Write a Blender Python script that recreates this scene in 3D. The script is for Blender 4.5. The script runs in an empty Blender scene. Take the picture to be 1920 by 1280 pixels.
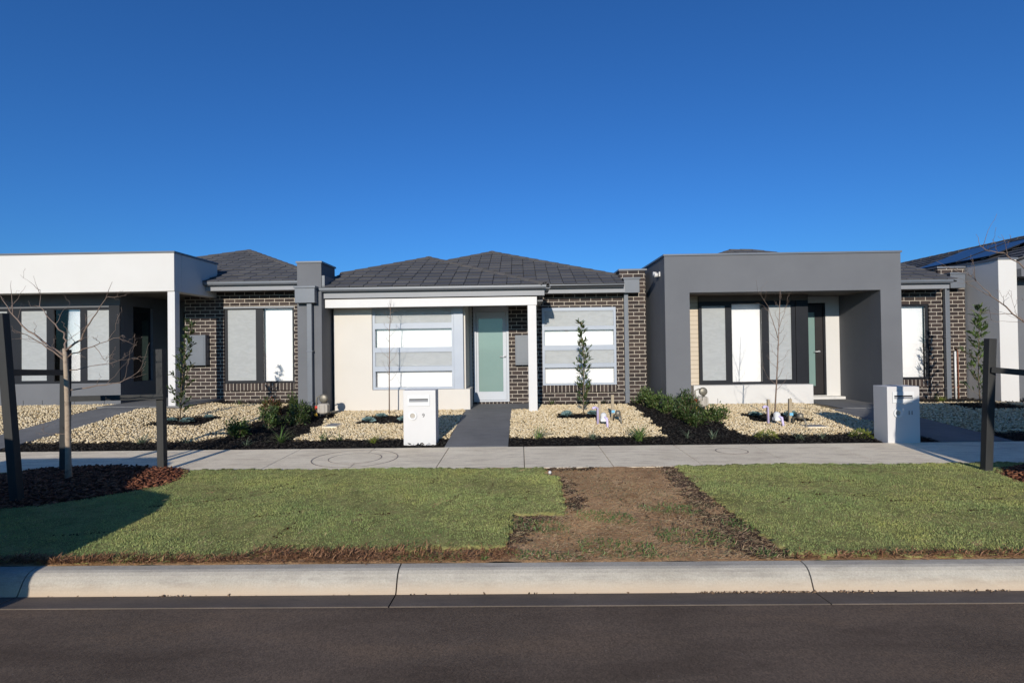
import bpy, math, random
import numpy as np
from mathutils import Vector, Matrix
random.seed(7); RNG = np.random.default_rng(11)
sc = bpy.context.scene
C = sc.collection
R = math.radians
PI = math.pi

# ------------------------------------------------------------------ materials
def nt_new(name):
    m = bpy.data.materials.new(name); m.use_nodes = True
    nt = m.node_tree; nt.nodes.clear()
    out = nt.nodes.new('ShaderNodeOutputMaterial')
    return m, nt, out
def nd(nt, t, **kw):
    n = nt.nodes.new(t)
    for k, v in kw.items():
        if k.startswith('i_'): n.inputs[k[2:].replace('_', ' ')].default_value = v
        else: setattr(n, k, v)
    return n
def c4(c): return (c[0], c[1], c[2], 1)
def ramp(nt, cols, pos=None):
    r = nt.nodes.new('ShaderNodeValToRGB'); e = r.color_ramp.elements
    n = len(cols)
    pos = pos or [i/(n-1) for i in range(n)]
    e[0].position = pos[0]; e[0].color = c4(cols[0])
    e[1].position = pos[1]; e[1].color = c4(cols[1])
    for i in range(2, n):
        x = e.new(pos[i]); x.color = c4(cols[i])
    return r
def noise(nt, scale, detail=4, rough=.55, vec=None):
    n = nd(nt, 'ShaderNodeTexNoise'); n.inputs['Scale'].default_value = scale
    n.inputs['Detail'].default_value = detail; n.inputs['Roughness'].default_value = rough
    if vec is not None: nt.links.new(vec, n.inputs['Vector'])
    return n
def mixc(nt, fac, a, b, mode='MIX'):
    m = nd(nt, 'ShaderNodeMix', data_type='RGBA', blend_type=mode)
    for s, v in ((m.inputs[0], fac), (m.inputs[6], a), (m.inputs[7], b)):
        if isinstance(v, (int, float)): s.default_value = v
        elif isinstance(v, tuple): s.default_value = c4(v)
        else: nt.links.new(v, s)
    return m.outputs[2]
def bump(nt, h, strength, dist):
    b = nd(nt, 'ShaderNodeBump'); b.inputs['Strength'].default_value = strength
    b.inputs['Distance'].default_value = dist
    nt.links.new(h, b.inputs['Height']); return b.outputs[0]
def M(name, cols, rough=.8, vscale=2., bscale=60., bstr=0., bdist=.004, metal=0., coat=0., spec=.5, stretch=None):
    """general surface: large soft mottling between two or three colours plus a fine bump"""
    m, nt, out = nt_new(name)
    tc = nd(nt, 'ShaderNodeTexCoord'); vec = tc.outputs['Object']
    if stretch:
        mp = nd(nt, 'ShaderNodeMapping'); mp.inputs['Scale'].default_value = stretch
        nt.links.new(vec, mp.inputs[0]); vec = mp.outputs[0]
    p = nd(nt, 'ShaderNodeBsdfPrincipled'); p.inputs['Roughness'].default_value = rough
    p.inputs['Metallic'].default_value = metal; p.inputs['Coat Weight'].default_value = coat
    p.inputs['Specular IOR Level'].default_value = spec
    if len(cols) == 1: p.inputs['Base Color'].default_value = c4(cols[0])
    else:
        n = noise(nt, vscale, 6, .6, vec)
        r = ramp(nt, cols, [.3 + .4*i/(len(cols)-1) for i in range(len(cols))])
        nt.links.new(n.outputs[0], r.inputs[0]); nt.links.new(r.outputs[0], p.inputs['Base Color'])
    if bstr > 0:
        n2 = noise(nt, bscale, 3, .6, vec)
        nt.links.new(bump(nt, n2.outputs[0], bstr, bdist), p.inputs['Normal'])
    nt.links.new(p.outputs[0], out.inputs[0]); return m
def island_mat(name, cols, pos=None, rough=.8, trans=0., spec=.3):
    """loose pieces: every stone, chip, blade or leaf gets its own colour"""
    m, nt, out = nt_new(name)
    g = nd(nt, 'ShaderNodeNewGeometry')
    r = ramp(nt, cols, pos); nt.links.new(g.outputs['Random Per Island'], r.inputs[0])
    p = nd(nt, 'ShaderNodeBsdfPrincipled'); p.inputs['Roughness'].default_value = rough
    p.inputs['Specular IOR Level'].default_value = spec
    nt.links.new(r.outputs[0], p.inputs['Base Color'])
    o = p.outputs[0]
    if trans > 0:
        t = nd(nt, 'ShaderNodeBsdfTranslucent'); nt.links.new(r.outputs[0], t.inputs[0])
        mx = nd(nt, 'ShaderNodeMixShader'); mx.inputs[0].default_value = trans
        nt.links.new(o, mx.inputs[1]); nt.links.new(t.outputs[0], mx.inputs[2]); o = mx.outputs[0]
    nt.links.new(o, out.inputs[0]); return m
def wall_uv(nt):
    tc = nd(nt, 'ShaderNodeTexCoord'); g = nd(nt, 'ShaderNodeNewGeometry')
    sx = nd(nt, 'ShaderNodeSeparateXYZ'); nt.links.new(tc.outputs['Object'], sx.inputs[0])
    sn = nd(nt, 'ShaderNodeSeparateXYZ'); nt.links.new(g.outputs['Normal'], sn.inputs[0])
    ab = nd(nt, 'ShaderNodeMath', operation='ABSOLUTE'); nt.links.new(sn.outputs[0], ab.inputs[0])
    gt = nd(nt, 'ShaderNodeMath', operation='GREATER_THAN'); nt.links.new(ab.outputs[0], gt.inputs[0]); gt.inputs[1].default_value = .5
    mx = nd(nt, 'ShaderNodeMix', data_type='FLOAT')
    nt.links.new(gt.outputs[0], mx.inputs[0]); nt.links.new(sx.outputs[0], mx.inputs[2]); nt.links.new(sx.outputs[1], mx.inputs[3])
    return mx.outputs[0], sx.outputs[2], tc.outputs['Object']
def brick_mat(name, soldier=False):
    m, nt, out = nt_new(name)
    u, z, ob = wall_uv(nt)
    cb = nd(nt, 'ShaderNodeCombineXYZ'); nt.links.new(u, cb.inputs[0]); nt.links.new(z, cb.inputs[1])
    b = nd(nt, 'ShaderNodeTexBrick')
    b.inputs['Scale'].default_value = 1
    if soldier:
        b.offset = 0; b.inputs['Brick Width'].default_value = .0885; b.inputs['Row Height'].default_value = 2.0
    else:
        b.offset = .5; b.inputs['Brick Width'].default_value = .247; b.inputs['Row Height'].default_value = .0885
    b.inputs['Mortar Size'].default_value = .0062; b.inputs['Mortar Smooth'].default_value = .15
    b.inputs['Bias'].default_value = -.1
    b.inputs['Color1'].default_value = (.026, .019, .0175, 1); b.inputs['Color2'].default_value = (.062, .044, .037, 1)
    b.inputs['Mortar'].default_value = (.51, .46, .385, 1)
    nt.links.new(cb.outputs[0], b.inputs['Vector'])
    n = noise(nt, 35, 4, .6, ob)
    r = ramp(nt, [(.72, .72, .72), (1.15, 1.12, 1.1)], [.3, .7]); nt.links.new(n.outputs[0], r.inputs[0])
    col = mixc(nt, 1., b.outputs['Color'], r.outputs[0], 'MULTIPLY')
    n3 = noise(nt, 1.3, 3, .5, ob)
    r3 = ramp(nt, [(.9, .9, .92), (1.05, 1.03, 1.0)], [.35, .65]); nt.links.new(n3.outputs[0], r3.inputs[0])
    col = mixc(nt, 1., col, r3.outputs[0], 'MULTIPLY')
    p = nd(nt, 'ShaderNodeBsdfPrincipled'); p.inputs['Roughness'].default_value = .75
    p.inputs['Specular IOR Level'].default_value = .3
    nt.links.new(col, p.inputs['Base Color'])
    inv = nd(nt, 'ShaderNodeMath', operation='SUBTRACT'); inv.inputs[0].default_value = 1
    nt.links.new(b.outputs['Fac'], inv.inputs[1])
    add = nd(nt, 'ShaderNodeMath', operation='MULTIPLY_ADD'); nt.links.new(n.outputs[0], add.inputs[0]); add.inputs[1].default_value = .25
    nt.links.new(inv.outputs[0], add.inputs[2])
    nt.links.new(bump(nt, add.outputs[0], .6, .006), p.inputs['Normal'])
    nt.links.new(p.outputs[0], out.inputs[0]); return m
def glass_mat(name, tint=(.99, .99, .99)):
    m, nt, out = nt_new(name)
    fr = nd(nt, 'ShaderNodeFresnel'); fr.inputs[0].default_value = 1.5
    t = nd(nt, 'ShaderNodeBsdfTransparent'); t.inputs[0].default_value = c4(tint)
    g = nd(nt, 'ShaderNodeBsdfGlossy'); g.inputs['Roughness'].default_value = .01
    mx = nd(nt, 'ShaderNodeMixShader')
    nt.links.new(fr.outputs[0], mx.inputs[0]); nt.links.new(t.outputs[0], mx.inputs[1]); nt.links.new(g.outputs[0], mx.inputs[2])
    nt.links.new(mx.outputs[0], out.inputs[0]); return m
def screen_mat(name, fac=.62, c=.46):
    m, nt, out = nt_new(name)
    d = nd(nt, 'ShaderNodeBsdfDiffuse'); d.inputs[0].default_value = (c, c*1.03, c*1.02, 1)
    t = nd(nt, 'ShaderNodeBsdfTransparent')
    tc = nd(nt, 'ShaderNodeTexCoord'); mp = nd(nt, 'ShaderNodeMapping'); mp.inputs['Scale'].default_value = (2.2, 1, 5.5); nt.links.new(tc.outputs['Object'], mp.inputs[0])
    n = noise(nt, 2.2, 3, .55, mp.outputs[0]); n.inputs['Distortion'].default_value = 1.2
    rr = ramp(nt, [(c*.95, c*.98, c*.97), (c*1.05, c*1.08, c*1.07)], [.36, .64]); nt.links.new(n.outputs[0], rr.inputs[0]); nt.links.new(rr.outputs[0], d.inputs[0])
    mx = nd(nt, 'ShaderNodeMixShader'); mx.inputs[0].default_value = fac
    nt.links.new(t.outputs[0], mx.inputs[1]); nt.links.new(d.outputs[0], mx.inputs[2])
    nt.links.new(mx.outputs[0], out.inputs[0]); return m
def concrete_mat(name, cols, stain=None, bscale=180, bstr=.25, zgrad=None):
    m, nt, out = nt_new(name)
    tc = nd(nt, 'ShaderNodeTexCoord'); vec = tc.outputs['Object']
    n = noise(nt, 1.7, 7, .62, vec); r = ramp(nt, cols, [.3, .52, .72][:len(cols)]); nt.links.new(n.outputs[0], r.inputs[0])
    col = r.outputs[0]
    n2 = noise(nt, 90, 4, .7, vec); r2 = ramp(nt, [(.8, .8, .8), (1.12, 1.12, 1.12)], [.3, .7]); nt.links.new(n2.outputs[0], r2.inputs[0])
    col = mixc(nt, 1., col, r2.outputs[0], 'MULTIPLY')
    if stain:
        mp = nd(nt, 'ShaderNodeMapping'); mp.inputs['Scale'].default_value = (1.3, 6.5, 6.5); nt.links.new(vec, mp.inputs[0])
        n3 = noise(nt, 2.1, 8, .72, mp.outputs[0]); r3 = ramp(nt, [(0, 0, 0), (1, 1, 1)], [.48, .70]); nt.links.new(n3.outputs[0], r3.inputs[0])
        f = nd(nt, 'ShaderNodeMath', operation='MULTIPLY'); f.inputs[1].default_value = .62; nt.links.new(r3.outputs[0], f.inputs[0])
        col = mixc(nt, f.outputs[0], col, stain)
    if zgrad:
        s = nd(nt, 'ShaderNodeSeparateXYZ'); nt.links.new(vec, s.inputs[0])
        n4 = noise(nt, 6, 5, .7, vec)
        ma = nd(nt, 'ShaderNodeMath', operation='MULTIPLY_ADD'); nt.links.new(n4.outputs[0], ma.inputs[0]); ma.inputs[1].default_value = .03
        nt.links.new(s.outputs[2], ma.inputs[2])
        r4 = ramp(nt, [(1, 1, 1), (0, 0, 0)], zgrad[:2]); nt.links.new(ma.outputs[0], r4.inputs[0])
        col = mixc(nt, r4.outputs[0], col, zgrad[2])
    p = nd(nt, 'ShaderNodeBsdfPrincipled'); p.inputs['Roughness'].default_value = .88; p.inputs['Specular IOR Level'].default_value = .25
    nt.links.new(col, p.inputs['Base Color'])
    nb = noise(nt, bscale, 3, .7, vec)
    nt.links.new(bump(nt, nb.outputs[0], bstr, .004), p.inputs['Normal'])
    nt.links.new(p.outputs[0], out.inputs[0]); return m
def asphalt_mat():
    m, nt, out = nt_new('asphalt')
    tc = nd(nt, 'ShaderNodeTexCoord'); vec = tc.outputs['Object']
    n = noise(nt, .9, 6, .6, vec); r = ramp(nt, [(.106, .076, .052), (.148, .107, .076)], [.3, .7]); nt.links.new(n.outputs[0], r.inputs[0])
    mp0 = nd(nt, 'ShaderNodeMapping'); mp0.inputs['Scale'].default_value = (.35, 1.5, 1); nt.links.new(vec, mp0.inputs[0])
    n0 = noise(nt, 1.1, 5, .65, mp0.outputs[0]); r0 = ramp(nt, [(.70, .68, .67), (1, 1, 1), (1.34, 1.26, 1.16)], [.34, .5, .68]); nt.links.new(n0.outputs[0], r0.inputs[0])
    base = mixc(nt, 1., r.outputs[0], r0.outputs[0], 'MULTIPLY')
    v = nd(nt, 'ShaderNodeTexVoronoi'); v.inputs['Scale'].default_value = 110; nt.links.new(vec, v.inputs['Vector'])
    r2 = ramp(nt, [(.72, .7, .68), (1.0, 1.0, 1.0), (1.35, 1.3, 1.25)], [.0, .5, 1.]); nt.links.new(v.outputs['Color'], r2.inputs[0])
    col = mixc(nt, 1., base, r2.outputs[0], 'MULTIPLY')
    w = nd(nt, 'ShaderNodeTexWhiteNoise'); 
    v3 = nd(nt, 'ShaderNodeTexVoronoi'); v3.inputs['Scale'].default_value = 26; nt.links.new(vec, v3.inputs['Vector'])
    r3 = ramp(nt, [(1, 1, 1), (0, 0, 0)], [.06, .09]); nt.links.new(v3.outputs['Distance'], r3.inputs[0])
    n5 = noise(nt, 5, 2, .5, vec); r5 = ramp(nt, [(0, 0, 0), (.8, .8, .8)], [.56, .62]); nt.links.new(n5.outputs[0], r5.inputs[0])
    f = nd(nt, 'ShaderNodeMath', operation='MULTIPLY'); nt.links.new(r3.outputs[0], f.inputs[0]); nt.links.new(r5.outputs[0], f.inputs[1])
    col = mixc(nt, f.outputs[0], col, (.23, .2, .18))
    p = nd(nt, 'ShaderNodeBsdfPrincipled'); p.inputs['Roughness'].default_value = .85; p.inputs['Specular IOR Level'].default_value = .25
    nt.links.new(col, p.inputs['Base Color'])
    nb = noise(nt, 130, 4, .75, vec); 
    nt.links.new(bump(nt, nb.outputs[0], .7, .006), p.inputs['Normal'])
    nt.links.new(p.outputs[0], out.inputs[0]); return m
def soil_mat(name, cols, bscale=30, bstr=.8, scale=2.5):
    m, nt, out = nt_new(name)
    tc = nd(nt, 'ShaderNodeTexCoord'); vec = tc.outputs['Object']
    n = noise(nt, scale, 9, .68, vec); r = ramp(nt, cols, [.3 + .42*i/(len(cols)-1) for i in range(len(cols))]); nt.links.new(n.outputs[0], r.inputs[0])
    n2 = noise(nt, 55, 5, .75, vec); r2 = ramp(nt, [(.55, .55, .55), (1.35, 1.3, 1.25)], [.3, .7]); nt.links.new(n2.outputs[0], r2.inputs[0])
    col = mixc(nt, 1., r.outputs[0], r2.outputs[0], 'MULTIPLY')
    p = nd(nt, 'ShaderNodeBsdfPrincipled'); p.inputs['Roughness'].default_value = .95; p.inputs['Specular IOR Level'].default_value = .1
    nt.links.new(col, p.inputs['Base Color'])
    nb = noise(nt, bscale, 6, .7, vec); nt.links.new(bump(nt, nb.outputs[0], bstr, .02), p.inputs['Normal'])
    nt.links.new(p.outputs[0], out.inputs[0]); return m
def timber_mat(name, a, b):
    m, nt, out = nt_new(name)
    u, z, ob = wall_uv(nt)
    cb = nd(nt, 'ShaderNodeCombineXYZ'); nt.links.new(u, cb.inputs[0]); nt.links.new(z, cb.inputs[1])
    mp = nd(nt, 'ShaderNodeMapping'); mp.inputs['Scale'].default_value = (2, 45, 1); nt.links.new(cb.outputs[0], mp.inputs[0])
    n = noise(nt, 2, 5, .6, mp.outputs[0]); r = ramp(nt, [a, b], [.35, .65]); nt.links.new(n.outputs[0], r.inputs[0])
    bt = nd(nt, 'ShaderNodeTexBrick'); bt.offset = 0; bt.inputs['Scale'].default_value = 1
    bt.inputs['Brick Width'].default_value = 9; bt.inputs['Row Height'].default_value = .1; bt.inputs['Mortar Size'].default_value = .004
    bt.inputs['Color1'].default_value = bt.inputs['Color2'].default_value = (1, 1, 1, 1); bt.inputs['Mortar'].default_value = (.35, .3, .25, 1)
    nt.links.new(cb.outputs[0], bt.inputs['Vector'])
    p = nd(nt, 'ShaderNodeBsdfPrincipled'); p.inputs['Roughness'].default_value = .7
    nt.links.new(mixc(nt, 1., r.outputs[0], bt.outputs['Color'], 'MULTIPLY'), p.inputs['Base Color'])
    nt.links.new(p.outputs[0], out.inputs[0]); return m

mt = {}
mt['cream'] = M('cream_render', [(0.569, 0.53, 0.47), (0.6, 0.56, 0.5)], .9, 1.4, 220, .3, .005)
mt['white_render'] = M('white_render', [(0.556, 0.537, 0.504), (0.584, 0.566, 0.534)], .9, 1.1, 220, .3, .005)
mt['grey_render'] = M('grey_render', [(0.114, 0.117, 0.125), (0.132, 0.135, 0.143)], .9, 1.2, 200, .3, .005)
mt['white_paint'] = M('white_paint', [(0.541, 0.526, 0.511), (0.57, 0.556, 0.541)], .5, 2, 100, .03)
mt['steel_grey'] = M('grey_coated_steel', [(0.119, 0.131, 0.146), (0.138, 0.146, 0.162)], .38, 3, 40, .03, .003, spec=.5)
mt['fascia_grey'] = M('pale_grey_fascia', [(0.2, 0.204, 0.215), (0.223, 0.227, 0.238)], .5, 3)
mt['alu_grey'] = M('pale_grey_window_frame', [(0.323, 0.354, 0.4), (0.354, 0.385, 0.431)], .4, 3)
mt['alu_black'] = M('black_window_frame', [(.010, .011, .014), (.014, .015, .018)], .5, 3, spec=.25)
mt['brick'] = brick_mat('dark_brick'); mt['soldier'] = brick_mat('dark_brick_on_end', True)
mt['tile'] = island_mat('roof_tile', [(0.0607, 0.0607, 0.0662), (0.0764, 0.0754, 0.081), (0.092, 0.0892, 0.0902)], None, .85)
mt['ridge'] = island_mat('ridge_tile', [(0.072, 0.0675, 0.0648), (0.099, 0.09, 0.0828)], None, .85)
mt['underlay'] = M('roof_underlay', [(.012, .012, .013)], .9)
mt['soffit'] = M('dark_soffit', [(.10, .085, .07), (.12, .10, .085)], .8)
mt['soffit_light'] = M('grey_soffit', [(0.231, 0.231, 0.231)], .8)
mt['glass'] = glass_mat('window_glass'); mt['screen'] = screen_mat('fly_screen_mesh'); mt['pale_screen'] = screen_mat('pale_fly_screen_mesh', .5, .52)
mt['blind'] = M('white_blind', [(0.713, 0.713, 0.713), (0.749, 0.749, 0.74)], .8, 8, 300, .05)
mt['room'] = M('dark_room', [(.05, .05, .05)], .9)
mt['frost'] = M('frosted_green_glass', [(0.156, 0.238, 0.217), (0.177, 0.257, 0.233)], .22, 1.5, coat=.6)
mt['door_grey'] = M('pale_grey_door', [(0.4, 0.423, 0.454), (0.431, 0.446, 0.477)], .45, 3)
mt['door_black'] = M('black_door', [(.012, .010, .010), (.017, .014, .014)], .45, 3)
mt['chrome'] = M('brushed_steel', [(.62, .62, .63)], .35, metal=.35)
mt['timber_clad'] = timber_mat('timber_cladding', (.47, .39, .29), (.55, .465, .36))
mt['pvc'] = M('white_pipe', [(0.615, 0.615, 0.6)], .4)
mt['copper'] = M('copper_pipe', [(.42, .17, .11), (.5, .22, .15)], .4, 8, metal=.6)
mt['lilac'] = M('lilac_pipe', [(.50, .42, .66), (.62, .54, .74)], .5, 9)
mt['meter_beige'] = M('beige_meter', [(0.34, 0.306, 0.258), (0.394, 0.354, 0.299)], .55, 8, 60, .1)
mt['brass'] = M('weathered_brass', [(0.168, 0.15, 0.12), (0.24, 0.216, 0.168)], .5, 20, metal=.5)
mt['red'] = M('red_plastic', [(.55, .03, .02)], .4); mt['yellow'] = M('yellow_plastic', [(.75, .42, .04)], .4)
mt['blue'] = M('blue_tag', [(.16, .42, .6)], .5)
mt['stake_pine'] = M('raw_pine', [(0.286, 0.224, 0.145), (0.363, 0.297, 0.203)], .8, 5, 60, .2, stretch=(1, 1, .15))
mt['stake_dark'] = M('black_stained_timber', [(.011, .012, .012), (.03, .029, .026)], .75, 6, 80, .4, .003, stretch=(1, 1, .12))
mt['bark'] = M('pale_bark', [(0.176, 0.135, 0.101), (0.365, 0.284, 0.203), (0.257, 0.196, 0.142)], .9, 14, 120, .4, .003)
mt['twig'] = M('brown_twig', [(.15, .105, .08), (.23, .165, .125)], .85, 12, 100, .2)
mt['stem'] = M('young_stem', [(.13, .10, .06), (.2, .15, .1)], .9, 12)
mt['concrete'] = concrete_mat('footpath_concrete', [(0.742, 0.633, 0.459), (0.828, 0.713, 0.523), (0.902, 0.783, 0.578)], (.40, .30, .22))
mt['kerb'] = concrete_mat('kerb_concrete', [(0.328, 0.296, 0.243), (0.389, 0.353, 0.295), (0.449, 0.411, 0.346)], (.20, .175, .15), zgrad=(.0, .085, (.47, .36, .25)))
mt['gutter'] = concrete_mat('road_gutter_concrete', [(0.117, 0.0918, 0.07), (0.144, 0.113, 0.0875), (0.171, 0.135, 0.105)], (.08, .068, .06))
mt['path'] = concrete_mat('charcoal_concrete', [(0.128, 0.127, 0.126), (0.156, 0.154, 0.151), (0.184, 0.181, 0.176)], (.19, .195, .205))
mt['asphalt'] = asphalt_mat()
mt['dirt'] = soil_mat('bare_dirt', [(0.308, 0.175, 0.085), (0.532, 0.325, 0.165), (0.7, 0.463, 0.25)], 28, .7)
mt['dark_soil'] = soil_mat('dark_soil', [(.035, .021, .014), (.08, .05, .032), (.14, .09, .06)], 30, .9)
mt['lawn_base'] = soil_mat('lawn_thatch', [(0.163, 0.156, 0.0545), (0.276, 0.265, 0.0968), (0.406, 0.343, 0.145)], 60, .8, 5)
mt['gravel_base'] = soil_mat('gravel_bed', [(0.212, 0.17, 0.102), (0.306, 0.246, 0.153)], 40, .8, 20)
mt['mulch_base'] = soil_mat('black_mulch_bed', [(.006, .005, .005), (.016, .013, .011)], 40, .9, 20)
mt['redmulch_base'] = soil_mat('red_mulch_bed', [(.03, .011, .006), (.07, .027, .015)], 40, .9, 20)
mt['gravel'] = island_mat('gravel_stone', [(0.366, 0.269, 0.143), (0.568, 0.442, 0.255), (0.66, 0.536, 0.338), (0.733, 0.623, 0.437), (0.495, 0.398, 0.249)], None, .85)
mt['mulch'] = island_mat('black_mulch_chip', [(.005, .005, .005), (.016, .014, .012), (.035, .028, .022)], None, .8)
mt['redmulch'] = island_mat('red_mulch_chip', [(.05, .015, .008), (.15, .05, .025), (.28, .12, .06)], None, .85)
def grass_mat(name, cols, pos):
    m = island_mat(name, cols, pos, .7, .3); nt = m.node_tree
    r = next(n for n in nt.nodes if n.type == 'VALTORGB'); tc = nd(nt, 'ShaderNodeTexCoord')
    n1 = noise(nt, 1.1, 5, .65, tc.outputs['Object']); r1 = ramp(nt, [(.74, .84, .78), (1., 1., 1.), (1.16, 1.06, .95)], [.34, .5, .66]); nt.links.new(n1.outputs[0], r1.inputs[0])
    n2 = noise(nt, 9, 3, .6, tc.outputs['Object']); r2 = ramp(nt, [(.66, .70, .72), (1.02, 1.02, 1.0), (1.15, 1.1, 1.05)], [.3, .5, .72]); nt.links.new(n2.outputs[0], r2.inputs[0])
    col = mixc(nt, 1., mixc(nt, 1., r.outputs[0], r1.outputs[0], 'MULTIPLY'), r2.outputs[0], 'MULTIPLY')
    for n in nt.nodes:
        if n.type == 'BSDF_PRINCIPLED': nt.links.new(col, n.inputs['Base Color'])
        if n.type == 'BSDF_TRANSLUCENT': nt.links.new(col, n.inputs[0])
    return m
mt['grass'] = grass_mat('grass_blade', [(0.303, 0.369, 0.125), (0.356, 0.42, 0.15), (0.41, 0.465, 0.172), (0.475, 0.499, 0.205), (0.618, 0.544, 0.28)], [0, .3, .65, .93, 1.])
mt['straw'] = island_mat('dry_grass_stem', [(0.208, 0.117, 0.0585), (0.39, 0.247, 0.13), (0.572, 0.403, 0.234), (0.156, 0.195, 0.078)], None, .85, .1)
mt['brownroot'] = island_mat('brown_root_fibre', [(0.078, 0.0364, 0.0182), (0.208, 0.0975, 0.0455), (0.351, 0.195, 0.104)], None, .9)
mt['clod'] = island_mat('soil_clod', [(.04, .025, .015), (.10, .062, .04), (.2, .13, .08), (.3, .21, .14)], None, .95)
mt['leaf_green'] = island_mat('green_leaf', [(.03, .055, .014), (.06, .105, .025), (.10, .155, .038), (.16, .20, .06)], None, .45, .25, .5)
mt['leaf_dark'] = island_mat('dark_green_leaf', [(.022, .04, .012), (.045, .075, .02), (.075, .115, .03), (.12, .085, .03)], [0, .4, .85, 1.], .4, .2, .5)
mt['leaf_red'] = island_mat('reddish_leaf', [(.06, .03, .015), (.07, .09, .025), (.20, .05, .025), (.10, .12, .03)], None, .45, .2, .5)
mt['leaf_strap'] = island_mat('strappy_leaf', [(.06, .12, .025), (.12, .2, .05), (.24, .27, .10)], None, .5, .25, .4)
mt['leaf_lime'] = island_mat('lime_leaf', [(.12, .17, .025), (.22, .26, .04), (.30, .30, .06)], None, .55, .3, .4)
mt['leaf_grey'] = island_mat('grey_green_leaf', [(.07, .11, .07), (.13, .17, .11), (.18, .2, .12)], None, .6, .2)
mt['leaf_blue'] = island_mat('blue_grey_leaf', [(.10, .17, .16), (.17, .26, .25), (.26, .36, .35)], None, .5, .1)
mt['solar'] = M('solar_cell', [(0.0185, 0.0339, 0.0756), (0.0308, 0.0539, 0.107)], .3, 1.5, spec=.3)
mt['iron'] = M('cast_iron_rim', [(.16, .125, .10), (.30, .25, .21)], .7, 12, 80, .3)
mt['black_rubber'] = M('black_rubber', [(.015, .015, .015)], .7)
mt['car_paint'] = M('silver_car_paint', [(.4, .41, .43)], .3, metal=.7, coat=.8)
mt['truck_paint'] = M('white_truck_paint', [(.75, .75, .74)], .35, coat=.4)
mt['dark_glass'] = M('dark_glass', [(.02, .022, .025)], .05, coat=.5)
mt['number'] = M('dark_number', [(.08, .08, .085)], .4)
mt['lamp_red'] = M('red_lens', [(.5, .02, .02)], .2); mt['lamp_clear'] = M('clear_lens', [(.8, .8, .8)], .1)

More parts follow.
